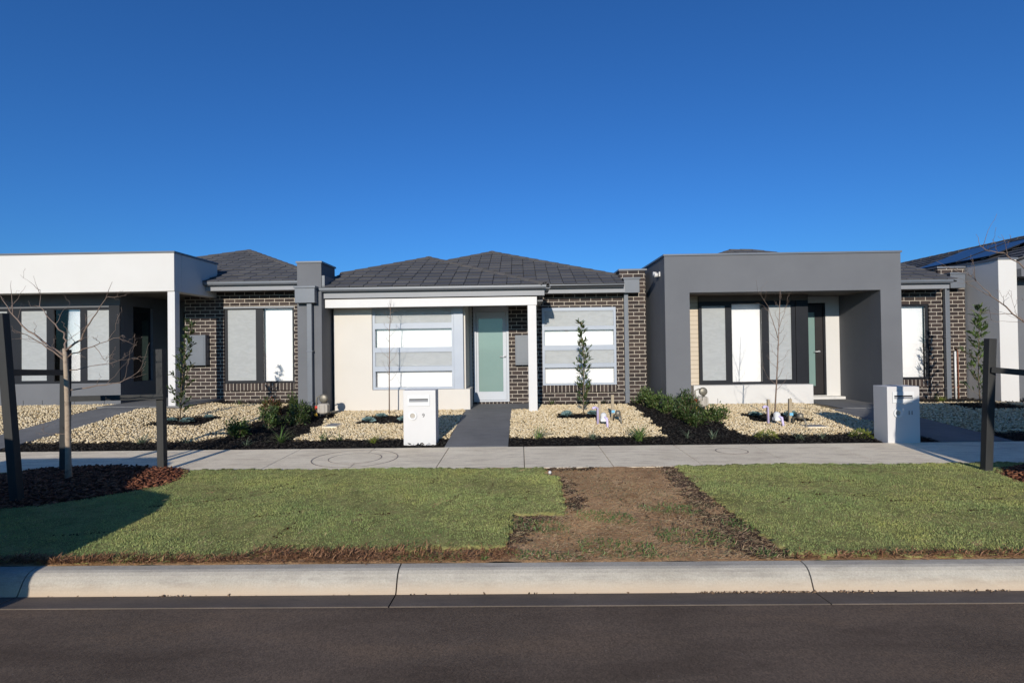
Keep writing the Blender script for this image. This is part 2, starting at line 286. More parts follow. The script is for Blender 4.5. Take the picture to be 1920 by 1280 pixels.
# ------------------------------------------------------------------ mesh helpers
BASE = {}
def link(o, parent=None):
    C.objects.link(o)
    if parent is not None: o.parent = parent
    return o
def tag(o, label=None, cat=None, group=None, kind=None):
    if label: o['label'] = label
    if cat: o['category'] = cat
    if group: o['group'] = group
    if kind: o['kind'] = kind
    return o
def thing(name, base, label, cat, group=None):
    o = bpy.data.objects.new(name, None); o.empty_display_size = .2
    o.location = base; link(o); BASE[o.name] = Vector(base)
    return tag(o, label, cat, group)
class MB:
    xf = (1., 0.)      # scale about the eye height axis and depth shift, used to seat a whole wall plane at its measured depth
    def __init__(s): s.v = []; s.f = []
    def add(s, vs, fs):
        o = len(s.v); s.v += [tuple(v) for v in vs]; s.f += [[i+o for i in f] for f in fs]; return s
    def box(s, x0, x1, y0, y1, z0, z1):
        return s.add([(x0,y0,z0),(x1,y0,z0),(x1,y1,z0),(x0,y1,z0),(x0,y0,z1),(x1,y0,z1),(x1,y1,z1),(x0,y1,z1)],
              [[0,3,2,1],[4,5,6,7],[0,1,5,4],[1,2,6,5],[2,3,7,6],[3,0,4,7]])
    def bar(s, a, b, w, d, up=(0,0,1)):
        """square bar from a to b, w across, d deep"""
        a = Vector(a); b = Vector(b); t = (b-a).normalized(); u = Vector(up)
        if abs(t.dot(u)) > .95: u = Vector((0,1,0))
        r = t.cross(u).normalized()*w/2; u = r.cross(t).normalized()*d/2
        vs = [p+i*r+j*u for p in (a,b) for i,j in ((-1,-1),(1,-1),(1,1),(-1,1))]
        return s.add(vs, [[0,1,2,3],[7,6,5,4],[0,4,5,1],[1,5,6,2],[2,6,7,3],[3,7,4,0]])
    def prism(s, poly, axis, a, b):
        """extrude a 2-D polygon along an axis from a to b"""
        n = len(poly)
        def P(p, t): return {'x': (t,p[0],p[1]), 'y': (p[0],t,p[1]), 'z': (p[0],p[1],t)}[axis]
        vs = [P(p,a) for p in poly]+[P(p,b) for p in poly]
        fs = [list(range(n))[::-1], [n+i for i in range(n)]]
        fs += [[i,(i+1)%n,n+(i+1)%n,n+i] for i in range(n)]
        return s.add(vs, fs)
    def tube(s, pts, rad, n=8, cap=True):
        pts = [Vector(p) for p in pts]; N = len(pts)
        if isinstance(rad, (int,float)): rad = [rad]*N
        o = len(s.v); pr = None
        for i in range(N):
            t = (pts[min(i+1,N-1)]-pts[max(i-1,0)]).normalized()
            if pr is None:
                r = t.cross(Vector((0,0,1)))
                if r.length < .1: r = t.cross(Vector((0,1,0)))
            else: r = pr - t*pr.dot(t)
            r.normalize(); pr = r; u = t.cross(r)
            for k in range(n):
                a = 2*PI*k/n; s.v.append(tuple(pts[i]+(r*math.cos(a)+u*math.sin(a))*rad[i]))
        for i in range(N-1):
            for k in range(n):
                s.f.append([o+i*n+k, o+i*n+(k+1)%n, o+(i+1)*n+(k+1)%n, o+(i+1)*n+k])
        if cap: s.f.append([o+k for k in range(n)][::-1]); s.f.append([o+(N-1)*n+k for k in range(n)])
        return s
    def lathe(s, prof, c, n=20, axis='z'):
        o = len(s.v); m = len(prof)
        for r, h in prof:
            for k in range(n):
                a = 2*PI*k/n; x, y = r*math.cos(a), r*math.sin(a)
                s.v.append((c[0]+x, c[1]+y, c[2]+h) if axis == 'z' else ((c[0]+x, c[1]-h, c[2]+y) if axis == 'y' else (c[0]+h, c[1]+x, c[2]+y)))
        for i in range(m-1):
            for k in range(n): s.f.append([o+i*n+k, o+i*n+(k+1)%n, o+(i+1)*n+(k+1)%n, o+(i+1)*n+k])
        s.f.append([o+k for k in range(n)][::-1]); s.f.append([o+(m-1)*n+k for k in range(n)])
        return s
    def wall(s, x0, x1, z0, z1, y0, y1, holes=(), axis='y'):
        """slab with rectangular openings, one clean skin; axis 'y' faces -Y, axis 'x' runs along Y (x0..x1 are then Y values)"""
        xs = sorted({x0, x1, *[h[0] for h in holes], *[h[1] for h in holes]}); zs = sorted({z0, z1, *[h[2] for h in holes], *[h[3] for h in holes]})
        nx, nz = len(xs)-1, len(zs)-1
        def sol(i, j):
            if not (0 <= i < nx and 0 <= j < nz): return False
            cx, cz = (xs[i]+xs[i+1])/2, (zs[j]+zs[j+1])/2
            return not any(h[0] < cx < h[1] and h[2] < cz < h[3] for h in holes)
        idx = {}; o = len(s.v)
        def V(i, j, k):
            if (i,j,k) not in idx:
                idx[(i,j,k)] = len(s.v); y = y1 if k else y0
                s.v.append((xs[i], y, zs[j]) if axis == 'y' else (y, xs[i], zs[j]))
            return idx[(i,j,k)]
        for i in range(nx):
            for j in range(nz):
                if not sol(i,j): continue
                s.f.append([V(i,j,0),V(i+1,j,0),V(i+1,j+1,0),V(i,j+1,0)]); s.f.append([V(i,j,1),V(i,j+1,1),V(i+1,j+1,1),V(i+1,j,1)])
                if not sol(i-1,j): s.f.append([V(i,j,0),V(i,j+1,0),V(i,j+1,1),V(i,j,1)])
                if not sol(i+1,j): s.f.append([V(i+1,j,0),V(i+1,j,1),V(i+1,j+1,1),V(i+1,j+1,0)])
                if not sol(i,j-1): s.f.append([V(i,j,0),V(i,j,1),V(i+1,j,1),V(i+1,j,0)])
                if not sol(i,j+1): s.f.append([V(i,j+1,0),V(i+1,j+1,0),V(i+1,j+1,1),V(i,j+1,1)])
        return s
    def build(s, name, mat, parent=None, smooth=False, bevel=0, base=None, fix=True):
        me = bpy.data.meshes.new(name)
        b = BASE[parent.name] if parent is not None else Vector(base or (0,0,0))
        f, dy = MB.xf
        me.from_pydata([(v[0]*f-b[0], v[1]+dy-b[1], (v[2]-1.66)*f+1.66-b[2]) for v in s.v], [], s.f)
        for m in (mat if isinstance(mat, (list,tuple)) else [mat]): me.materials.append(m)
        if fix:
            import bmesh
            bm = bmesh.new(); bm.from_mesh(me); bmesh.ops.recalc_face_normals(bm, faces=bm.faces); bm.to_mesh(me); bm.free()
        if smooth: me.polygons.foreach_set('use_smooth', [True]*len(me.polygons))
        o = bpy.data.objects.new(name, me); link(o, parent)
        if parent is None and base: o.location = base
        BASE[o.name] = b
        if bevel > 0:
            md = o.modifiers.new('bevel', 'BEVEL'); md.width = bevel; md.segments = 2; md.limit_method = 'ANGLE'; md.angle_limit = R(50); md.harden_normals = False
        return o
def np_obj(name, V, F, mat, parent=None, smooth=False, base=None):
    V = np.asarray(V, dtype=np.float32); F = np.asarray(F, dtype=np.int32)
    b = BASE[parent.name] if parent is not None else Vector(base or (0,0,0))
    V = V - np.array(b, dtype=np.float32)
    me = bpy.data.meshes.new(name); k = F.shape[1]; n = len(F)
    me.vertices.add(len(V)); me.vertices.foreach_set('co', V.ravel())
    me.loops.add(n*k); me.loops.foreach_set('vertex_index', F.ravel())
    me.polygons.add(n); me.polygons.foreach_set('loop_start', np.arange(n, dtype=np.int32)*k)
    me.polygons.foreach_set('loop_total', np.full(n, k, dtype=np.int32))
    if smooth: me.polygons.foreach_set('use_smooth', np.ones(n, dtype=bool))
    me.materials.append(mat); me.update(calc_edges=True); me.validate()
    o = bpy.data.objects.new(name, me); link(o, parent)
    if parent is None and base: o.location = base
    BASE[o.name] = b
    return o
def rotm(az, tilt, spin):
    """N rotation matrices: spin about z, tilt about x, then azimuth about z"""
    def rz(a):
        c, s = np.cos(a), np.sin(a); m = np.zeros((len(a),3,3)); m[:,0,0]=c; m[:,0,1]=-s; m[:,1,0]=s; m[:,1,1]=c; m[:,2,2]=1; return m
    c, s = np.cos(tilt), np.sin(tilt); x = np.zeros((len(tilt),3,3)); x[:,0,0]=1; x[:,1,1]=c; x[:,1,2]=-s; x[:,2,1]=s; x[:,2,2]=c
    return rz(az) @ x @ rz(spin)
def bake(PV, PF, pos, rot, scl, jitter=0.):
    """copies of a small proto mesh merged into arrays"""
    PV = np.asarray(PV, float); PF = np.asarray(PF); N = len(pos); k = len(PV)
    P = np.repeat(PV[None], N, 0)
    if jitter: P = P*(1+RNG.uniform(-jitter, jitter, (N,k,1)))
    P = P*scl[:,None,:]
    V = np.einsum('nij,nkj->nki', rot, P) + pos[:,None,:]
    F = (PF[None] + (np.arange(N)*k)[:,None,None])
    return V.reshape(-1,3), F.reshape(-1, PF.shape[1])
t_ = (1+5**.5)/2
ICO_V = np.array([(-1,t_,0),(1,t_,0),(-1,-t_,0),(1,-t_,0),(0,-1,t_),(0,1,t_),(0,-1,-t_),(0,1,-t_),(t_,0,-1),(t_,0,1),(-t_,0,-1),(-t_,0,1)])/1.9
ICO_F = np.array([(0,11,5),(0,5,1),(0,1,7),(0,7,10),(0,10,11),(1,5,9),(5,11,4),(11,10,2),(10,7,6),(7,1,8),(3,9,4),(3,4,2),(3,2,6),(3,6,8),(3,8,9),(4,9,5),(2,4,11),(6,2,10),(8,6,7),(9,8,1)])
CHIP_V = np.array([(-.5,-.5,-.5),(.5,-.4,-.5),(.45,.5,-.5),(-.5,.4,-.5),(-.45,-.5,.5),(.5,-.5,.4),(.5,.45,.5),(-.5,.5,.45)])
CHIP_F = np.array([(0,3,2,1),(4,5,6,7),(0,1,5,4),(1,2,6,5),(2,3,7,6),(3,0,4,7)])
LEAF_V = np.array([(0,0,0),(-.5,.45,.12),(.5,.45,.12),(0,.5,0),(-.28,.8,.06),(.28,.8,.06),(0,1,-.04)])
LEAF_F = np.array([(0,3,1),(0,2,3),(1,3,4),(3,2,5),(4,3,6),(3,5,6)])

def ss(t): t = np.clip(t, 0, 1); return t*t*(3-2*t)
def gz(x, y):
    x = np.asarray(x, float); y = np.asarray(y, float)
    z = .13 + .02*np.clip((y-3.64)/2.74, 0, 1) + .02*np.clip((y-6.38)/1.27, 0, 1) + .165*np.clip((y-7.65)/2.9, 0, 1)
    z = z + (.05*ss((-4.4-x)/1.6)+.07*ss((-6.9-x)/.7))*ss((y-8.2)/3.)
    return z
def g(x, y): return float(gz(x, y))

# ------------------------------------------------------------------ ground, road, kerb, footpath
def sheet(name, x0, x1, y0, y1, nx, ny, mat, dz=0., amp=0., label=None, kind='structure', flat=None):
    xs = np.linspace(x0, x1, nx+1); ys = np.linspace(y0, y1, ny+1); X, Y = np.meshgrid(xs, ys)
    Z = (gz(X, Y) if flat is None else np.full_like(X, flat)) + dz
    if amp: Z = Z + amp*(np.sin(X*5.1+Y*2.3)*.4+np.sin(X*11.3-Y*7.9)*.3+RNG.uniform(-.5,.5,X.shape))
    V = np.stack([X, Y, Z], -1).reshape(-1,3)
    i = np.arange(ny)[:,None]*(nx+1)+np.arange(nx)[None]
    F = np.stack([i, i+1, i+nx+2, i+nx+1], -1).reshape(-1,4)
    o = np_obj(name, V, F, mat, smooth=True); tag(o, label, None, None, kind); return o
mt['far_ground'] = soil_mat('far_ground', [(.035, .038, .02), (.06, .06, .035), (.08, .07, .05)], 5, .5, .2)
sheet('ground', -400, 400, -400, 400, 2, 2, mt['far_ground'], flat=-.06, label='flat bare ground reaching out to the horizon')
sheet('road', -60, 60, -5.2, 3.29, 60, 6, mt['asphalt'], flat=0., label='dark brown asphalt road surface in front of the kerb')
# kerb and channel, cast in lengths with open joints
joints = [-60, -12.1, -9.25, -6.35, -3.47, -.862, 1.955, 4.85, 7.7, 10.6, 60]
prof_k = [(3.478,-.045),(3.478,-.008),(3.484,-.001),(3.492,.012),(3.505,.04),(3.522,.075),(3.543,.102),(3.565,.118),(3.59,.126),(3.648,.131),(3.648,-.045)]
prof_g = [(3.292,-.045),(3.292,.003),(3.296,.005),(3.477,-.008),(3.477,-.045)]
mk, mg = MB(), MB()
for a, b in zip(joints, joints[1:]):
    n = max(1, int((b-a)/.35)) if b-a < 20 else 1
    mk.prism(prof_k, 'x', a+.005, b-.005); mg.prism(prof_g, 'x', a+.005, b-.005)
tag(mk.build('kerb', mt['kerb'], smooth=False), 'pale rounded concrete kerb along the road edge', kind='structure')
tag(mg.build('road_gutter', mt['gutter']), 'stained concrete channel between road and kerb', kind='structure')
# footpath slabs with open joints
mf = MB(); xs = [-14.0] + [-1.07+1.113*k*(1 if k % 2 == 0 else 1.0) for k in range(-11, 13)] + [16.]
for a, b in zip(xs, xs[1:]):
    d = .006 if abs(a+1.07) < .01 or abs(a-1.156) < .01 else .003
    mf.box(a+d, b-.003, 6.385, 7.645, .04, .0)
    for k in range(8): pass
mf = MB()
for a, b in zip(xs, xs[1:]):
    vs = [(a+.004,6.385,.02),(b-.004,6.385,.02),(b-.004,7.645,.02),(a+.004,7.645,.02),(a+.004,6.385,g(a,6.385)+.004),(b-.004,6.385,g(a,6.385)+.004),(b-.004,7.645,g(a,7.645)+.004),(a+.004,7.645,g(a,7.645)+.004)]
    mf.add(vs, [[0,3,2,1],[4,5,6,7],[0,1,5,4],[1,2,6,5],[2,3,7,6],[3,0,4,7]])
tag(mf.build('footpath', mt['concrete'], bevel=.006), 'pale concrete footpath of cast bays between lawn and gardens', kind='structure')
# verge soil under the lawns
sheet('verge', -14, 16, 3.646, 6.388, 300, 34, mt['dirt'], dz=.001, amp=.012, label='bare brown dirt strip between the two lawns')

# manhole covers set in the footpath
def cover(x, y, ro, ri, label):
    z0 = g(x, y)+.0045
    t = thing('manhole_cover', (x,y,z0), label, 'manhole cover')
    m = MB()
    def ring(m, r0, r1, h0, h1, n=48):
        o = len(m.v)
        for r, h in ((r0,h0),(r0,h1),(r1,h1),(r1,h0)):
            for k in range(n):
                a = 2*PI*k/n; yy = y+r*math.sin(a)*.88; m.v.append((x+r*math.cos(a), yy, g(x, yy)+.004+h))
        for i in range(4):
            for k in range(n): m.f.append([o+i*n+k, o+i*n+(k+1)%n, o+((i+1)%4)*n+(k+1)%n, o+((i+1)%4)*n+k])
    ring(m, ro-.014, ro, 0, .004); m.build('outer_rim', mt['iron'], t)
    if ri: m = MB(); ring(m, ri-.011, ri, 0, .004); m.build('inner_rim', mt['iron'], t)
    m = MB(); ring(m, .001, (ri or ro)-.014, .0, .0025); m.build('lid', mt['concrete'], t)
cover(-2.27, 7.0, .58, .36, 'large round concrete manhole cover with two rings in the footpath')
cover(2.94, 7.2, .22, 0, 'small round inspection cover in the footpath on the right')

# ------------------------------------------------------------------ front gardens: gravel and mulch beds, charcoal paths
PATHS = {'left': (-9.0, -8.05), 'mid': (-1.14, -.19), 'right': (6.2, 7.25)}
def inpoly(x, y, P):
    r = np.zeros(np.shape(x), bool); n = len(P); j = n-1
    for i in range(n):
        xi, yi = P[i]; xj, yj = P[j]
        c = ((yi > y) != (yj > y)) & (x < (xj-xi)*(y-yi)/((yj-yi) or 1e-9)+xi); r ^= c; j = i
    return r
BAND_L = [(-5.15,8.1),(-3.62,8.1),(-3.66,9.2),(-3.75,10.45),(-4.2,10.6),(-4.3,12.7),(-5.3,12.7),(-5.45,11),(-5.1,10.2),(-4.95,8.75)]
BAND_R = [(2.33,8.1),(2.40,11.4),(2.2,11.7),(2.2,12.3),(3.1,12.3),(3.1,10.9),(3.72,10.9),(3.74,10.4),(3.6,9.6),(3.5,8.1)]
RECTS = [(-3.05,-1.9,9.42,10.2),(.70,1.62,9.7,10.22),(-7.0,-5.9,9.4,10.15),(4.2,5.25,9.2,10.0),(8.9,10.1,10.2,11.0),
         (.45,2.4,11.55,12.3),(-7.6,-4.4,12.1,12.7),(8.7,10.3,11.2,12.3),(10.3,13,11.0,12.3),(7.25,14,7.6,8.05)]
def classify(x, y):
    wx = .05*np.sin(y*9+x*3)+.03*np.sin(y*23-x*17); wy = .03*np.sin(x*7)+.02*np.sin(x*19+1)
    x2, y2 = x+wx, y+wy
    c = np.ones(np.shape(x), int)
    mul = (y2 < 8.22) | inpoly(x2, y2, BAND_L) | inpoly(x2, y2, BAND_R)
    for a,b,p,q in RECTS: mul |= (x+.4*wx > a) & (x+.4*wx < b) & (y+.4*wy > p) & (y+.4*wy < q)
    c[mul] = 2
    for a, b in PATHS.values(): c[(x > a-.01) & (x < b+.01)] = 0
    c[(x > -1.2) & (x < .42) & (y > 10.78)] = 0; c[(x > .4) & (y > 11.9)] = 0
    c[(x > -9.2) & (x < -7.3) & (y > 10.75)] = 0
    c[(x > 6.45) & (x < 7.6) & (y > 10.3)] = 0
    c[(x > -4.0) & (x < -1.1) & (y > 10.86)] = 0
    c[(x < -9.2) & (y > 11.6)] = 0
    c[(x > 3.65) & (x < 6.45) & (y > 11.3)] = 0
    c[(y < 7.66) | (y > 12.54)] = 0
    return c
# bed surfaces
xs = np.linspace(-13, 15, 561); ys = np.linspace(7.648, 12.7, 94); X, Y = np.meshgrid(xs, ys)
Z = gz(X, Y) - .012 + RNG.uniform(-.006, .006, X.shape)
V = np.stack([X, Y, Z], -1).reshape(-1,3); i = np.arange(93)[:,None]*561+np.arange(560)[None]
F = np.stack([i, i+1, i+562, i+561], -1).reshape(-1,4)
cx, cy = V[F].mean(1)[:,0], V[F].mean(1)[:,1]; cl = classify(cx, cy)
o = np_obj('garden_ground', V, F, mt['gravel_base'], smooth=True); o.data.materials.append(mt['mulch_base'])
o.data.polygons.foreach_set('material_index', (cl == 2).astype(np.int32))
tag(o, 'garden soil under the gravel and mulch of the front yards', kind='structure')
def scatter(n, x0, x1, y0, y1, keep):
    x = RNG.uniform(x0, x1, n); y = RNG.uniform(y0, y1, n); k = keep(x, y); return x[k], y[k]
def stones(name, x0, x1, dens, label):
    n = int((x1-x0)*4.5*dens)
    x, y = scatter(n, x0, x1, 7.66, 12.54, lambda x, y: classify(x, y) == 1)
    s = RNG.uniform(.008, .0195, len(x)); sc3 = np.stack([s*RNG.uniform(.8,1.5,len(x)), s, s*RNG.uniform(.5,.9,len(x))], -1)
    pos = np.stack([x, y, gz(x, y)-.004+RNG.uniform(0,.022,len(x))], -1)
    Vs, Fs = bake(ICO_V, ICO_F, pos, rotm(RNG.uniform(0,6.3,len(x)), RNG.normal(0,.5,len(x)), RNG.uniform(0,6.3,len(x))), sc3, .22)
    tag(np_obj(name, Vs, Fs, mt['gravel']), label, 'gravel', None, 'stuff')
stones('gravel', -12, -5.0, 1150, 'tan crushed gravel bed of the left house')
stones('gravel', -5.0, -1.1, 1800, 'tan crushed gravel bed under the big pale window of the middle house')
stones('gravel', -.2, 2.6, 1800, 'tan crushed gravel bed right of the middle path')
stones('gravel', 3.2, 6.6, 1800, 'tan crushed gravel bed before the dark framed box house')
stones('gravel', 7.0, 13, 800, 'shaded gravel bed of the far right house')
def chips(name, pts, mat, label, smin=.015, smax=.05, cat='mulch', zoff=.006, zf=None):
    x, y = pts; n = len(x); L = RNG.uniform(smin, smax, n)
    sc3 = np.stack([L, L*RNG.uniform(.18,.45,n), L*RNG.uniform(.1,.22,n)], -1)
    z = (gz(x, y) if zf is None else zf(x, y))
    pos = np.stack([x, y, z+zoff+RNG.uniform(-.01,.016,n)], -1)
    Vs, Fs = bake(CHIP_V, CHIP_F, pos, rotm(RNG.uniform(0,6.3,n), RNG.normal(0,.45,n), RNG.uniform(0,6.3,n)), sc3, .15)
    return tag(np_obj(name, Vs, Fs, mat), label, cat, None, 'stuff')
chips('mulch', scatter(62000, -12, 13, 7.66, 12.54, lambda x, y: classify(x, y) == 2), mt['mulch'], 'black bark mulch strip along the footpath and round the plants')
# gravel stones kicked over the mulch and path edges
# paths: charcoal concrete
def path(name, poly, label):
    """poly in plan, laid on the garden slope"""
    m = MB(); n = len(poly)
    tess = [(x, y, g(x, y)+.012) for x, y in poly]
    m.add(tess+[(x,y,z-.08) for x,y,z in tess], [list(range(n)), list(range(2*n-1, n-1, -1))]+[[i+n,(i+1)%n+n,(i+1)%n,i] for i in range(n)])
    return tag(m.build(name, mt['path'], bevel=.005), label, kind='structure')
def pathstrip(name, x0, x1, y0, y1, extra, label):
    m = MB(); ys = np.linspace(y0, y1, 9)
    L = [(x0, y) for y in ys]; Rr = [(x1, y) for y in ys]
    o = 0
    for (xa, ya), (xb, yb) in zip(L, Rr): m.v += [(xa, ya, g(xa, ya)+.012), (xb, yb, g(xb, yb)+.012), (xa, ya, -.02), (xb, yb, -.02)]
    for k in range(8):
        a = 4*k; b = a+4
        m.f += [[a,a+1,b+1,b],[a,b,b+2,a+2],[a+1,a+3,b+3,b+1]]
    m.f += [[0,2,3,1],[32,33,35,34]]
    for ex in extra:
        xa, xb, ya, yb, z = ex; m.box(xa, xb, ya, yb, z-.1, z)
    return tag(m.build(name, mt['path']), label, kind='structure')
pathstrip('path', -9.0, -8.05, 7.65, 11.0, [(-9.2,-7.3,11.0,13.6,.478)], 'charcoal concrete path leading to the left house')
pathstrip('path', -1.14, -.19, 7.65, 10.8, [(-1.2,.42,10.8,12.0,g(-.6,10.8)+.0125)], 'charcoal concrete path leading to the pale grey front door')
pathstrip('path', 6.2, 7.25, 7.65, 10.35, [(6.46,7.58,10.35,12.3,g(6.6,12)+.0125)], 'charcoal concrete path leading to the black front door')

# ------------------------------------------------------------------ lawns
BED_L = (-5.25, 5.85, 1.22, .95); BED_R = (6.35, 5.45, 1.12, .75)
LAWN1 = [(-14,3.72),(-2.06,3.72),(-2.0,3.84),(-.12,3.86),(-.09,4.61),(.40,4.64),(.42,5.93),(.28,6.0),(.29,6.36),(-14,6.36)]
LAWN2 = [(1.93,3.70),(14,3.74),(14,6.36),(1.90,6.36),(1.87,5.2)]
def inbed(x, y, b, k=1.): return ((x-b[0])/(b[2]*k))**2+((y-b[1])/(b[3]*k))**2 < 1
def lawn_z(x, y): return gz(x, y)+.022+.012*np.sin(x*1.9+y*1.3)*np.sin(y*2.7-x*.8)
SEAMS = [(-2.4,4.55,-1.9,4.75),(-3.1,5.0,-2.3,5.7),(-.72,4.9,-.62,5.3),(-.35,5.2,-.3,5.62),(-3.9,4.2,-3.1,4.35),(3.4,4.9,5.0,4.95),(4.1,4.25,4.6,4.1),(2.9,5.1,3.5,5.05),(-1.45,4.45,-1.15,4.75),(3.0,5.55,3.6,5.6),(-2.0,3.9,-1.95,4.5),(-3.6,4.9,-2.9,5.2),(-2.9,5.35,-2.2,6.1),(3.9,4.6,4.4,4.62),(4.6,5.3,5.0,5.32),(2.4,4.8,2.6,5.0),(-1.0,5.6,-.95,5.85),(-1.7,4.6,-1.2,4.68),(.05,5.0,.06,5.3)]
def lawn(poly, bed, x0, x1, lab):
    wob = lambda x, y: inpoly(x+.018*np.sin(y*31)+.012*np.sin(y*77), y+.022*np.sin(x*21)+.016*np.sin(x*53+2), poly) & ~inbed(x, y, bed, 1+.0)
    # turf slab
    h = .035; xs = np.arange(x0, x1+h, h); ys = np.arange(3.66, 6.40, h); X, Y = np.meshgrid(xs, ys)
    nx, ny = len(xs), len(ys)
    Z = lawn_z(X, Y)+RNG.uniform(-.004,.004,X.shape)
    i = np.arange(ny-1)[:,None]*nx+np.arange(nx-1)[None]; F = np.stack([i, i+1, i+nx+1, i+nx], -1).reshape(-1,4)
    V = np.stack([X,Y,Z],-1).reshape(-1,3); cc = V[F].mean(1); k = wob(cc[:,0], cc[:,1]); F = F[k]
    # skirt: drop boundary edges to the soil
    import collections
    ed = collections.Counter()
    for f in F.tolist():
        for a in range(4): ed[(f[a], f[(a+1)%4])] += 1
    sk = [(a,b) for (a,b) in ed if (b,a) not in ed]
    nv = len(V); low = V.copy(); low[:,2] -= .06; V2 = np.concatenate([V, low])
    SF = np.array([(b, a, a+nv, b+nv) for a, b in sk])
    o = np_obj('lawn', V2, np.concatenate([F, SF]), mt['lawn_base'], smooth=False)
    tag(o, lab, 'lawn', None, 'stuff')
    # blades
    xv0, xv1 = max(x0, -6.9), min(x1, 7.2)
    n = int((xv1-xv0)*2.7*17000)
    x = RNG.uniform(xv0, xv1, n); y = RNG.uniform(3.68, 6.38, n)
    k = wob(x, y) & (np.abs(x) < y*1.05+.5)
    den = .72+.35*np.sin(x*2.3+np.sin(y*3.1))*np.sin(y*3.7+x)
    k &= RNG.uniform(0,1,n) < np.clip(den+.25, .35, 1)
    for a,b,c,d in SEAMS:
        L2 = (c-a)**2+(d-b)**2; t = np.clip(((x-a)*(c-a)+(y-b)*(d-b))/L2, 0, 1)
        dist = np.hypot(x-a-t*(c-a), y-b-t*(d-b)); k &= ~((dist < .013+.013*np.sin(23*t+a*9)) & (RNG.uniform(0,1,n) < .85))
    x, y = x[k], y[k]; n = len(x)
    H = RNG.uniform(.009, .023, n)*(1+.3*np.sin(x*3+y*5)*np.sin(y*2-x)); Wd = RNG.uniform(.0011, .0023, n)
    az = RNG.uniform(0, 2*PI, n); lean = np.abs(RNG.normal(.6, .4, n)); ca, sa = np.cos(az), np.sin(az)
    fa = RNG.uniform(0, 2*PI, n)
    bx = np.cos(fa)*Wd; by = np.sin(fa)*Wd; z0 = lawn_z(x, y)-.006
    P = np.zeros((n,5,3))
    P[:,0] = np.stack([x-bx, y-by, z0],-1); P[:,1] = np.stack([x+bx, y+by, z0],-1)
    mx, my, mz = x+ca*H*.35*np.sin(lean), y+sa*H*.35*np.sin(lean), z0+H*.6*np.cos(lean*.6)
    P[:,2] = np.stack([mx+bx*.8, my+by*.8, mz],-1); P[:,3] = np.stack([mx-bx*.8, my-by*.8, mz],-1)
    tx, ty, tz = x+ca*H*1.1*np.sin(lean), y+sa*H*1.1*np.sin(lean), z0+H*np.cos(lean)
    P[:,4] = np.stack([tx, ty, tz],-1)
    b5 = np.arange(n)[:,None]*5
    T = np.concatenate([b5+np.array([[0,1,2]]), b5+np.array([[0,2,3]]), b5+np.array([[3,2,4]])])
    o2 = np_obj('grass', P.reshape(-1,3), T, mt['grass'])
    tag(o2, lab.replace('turf', 'grass blades'), 'grass', None, 'stuff')
lawn(LAWN1, BED_L, -13.9, .5, 'short green turf of the left lawn ending at the dirt strip')
lawn(LAWN2, BED_R, 1.8, 13.9, 'short green turf of the right lawn beyond the dirt strip')
x = np.concatenate([RNG.uniform(-6,6.5,70), RNG.normal(1.35,.10,60), RNG.normal(1.75,.16,110), RNG.normal(2.25,.08,30), RNG.normal(2.9,.25,50), RNG.normal(-2.4,.1,14)]); y = 3.480-np.abs(RNG.normal(0,.010,len(x))); s_ = RNG.uniform(.0015,.0055,len(x))*RNG.choice([1,1,1.5],len(x))
Vs, Fs = bake(ICO_V, ICO_F, np.stack([x, y, np.full(len(x), -.004)], -1), rotm(RNG.uniform(0,6,len(x)), RNG.uniform(0,3,len(x)), RNG.uniform(0,6,len(x))), np.stack([s_*1.6, s_, s_*.7], -1), .3)
tag(np_obj('gutter_grit', Vs, Fs, mt['clod'], smooth=True), 'crumbs of soil washed along the foot of the kerb', 'grit', None, 'stuff')
# frayed turf edge, straw and clods on the dirt
def fibres(name, x, y, mat, label, lmin, lmax, cat, z0=.004, w=.0022, up=.35):
    n = len(x); L = RNG.uniform(lmin, lmax, n); az = RNG.uniform(0, 2*PI, n); el = np.abs(RNG.normal(0, up, n)); fw = RNG.uniform(.5,1.3,n)*w
    z = gz(x, y)+z0+RNG.uniform(0, .01, n)
    dx, dy, dz = np.cos(az)*np.cos(el)*L, np.sin(az)*np.cos(el)*L, np.sin(el)*L
    nx_, ny_ = -np.sin(az)*fw, np.cos(az)*fw
    P = np.zeros((n,6,3)); bend = RNG.normal(0,.25,n)*L
    for j, t in enumerate((0,.5,1.)):
        b = bend*(t*(1-t))*2
        px, py, pz = x+dx*t+nx_/fw*b, y+dy*t+ny_/fw*b, z+dz*t-(.3*dz*t*t)
        wd = (1,.9,.25)[j]
        P[:,2*j] = np.stack([px-nx_*wd, py-ny_*wd, pz-fw*.3],-1); P[:,2*j+1] = np.stack([px+nx_*wd, py+ny_*wd, pz+fw*.3],-1)
    b6 = np.arange(n)[:,None]*6
    Fq = np.concatenate([b6+np.array([[0,1,3,2]]), b6+np.array([[2,3,5,4]])])
    return tag(np_obj(name, P.reshape(-1,3), Fq, mat), label, cat, None, 'stuff')
x = RNG.uniform(-6.5, -.05, 11000); y = np.where(x < -2.03, 3.71, 3.79)+RNG.normal(0,1,11000)*np.where(x < -2.03, .03, .055)+.03*np.sin(x*9)*np.sin(x*2.3); k = (y > 3.66) & (RNG.uniform(0,1,11000) < .75+.25*np.sin(x*3.3)); 
fibres('turf_fringe', x[k], y[k], mt['brownroot'], 'ragged brown turf edge of the left lawn above the kerb', .02, .075, 'turf edge', .012, .003, .6)
x = np.concatenate([RNG.uniform(-6.5, -.1, 5200), RNG.uniform(1.95, 7, 2600)]); y = RNG.uniform(3.655, 3.76, len(x))
fibres('turf_fringe', x, y, mt['brownroot'], 'dry roots lying between the turf edges and the kerb top', .015, .06, 'turf edge', .006, .0022, .35)
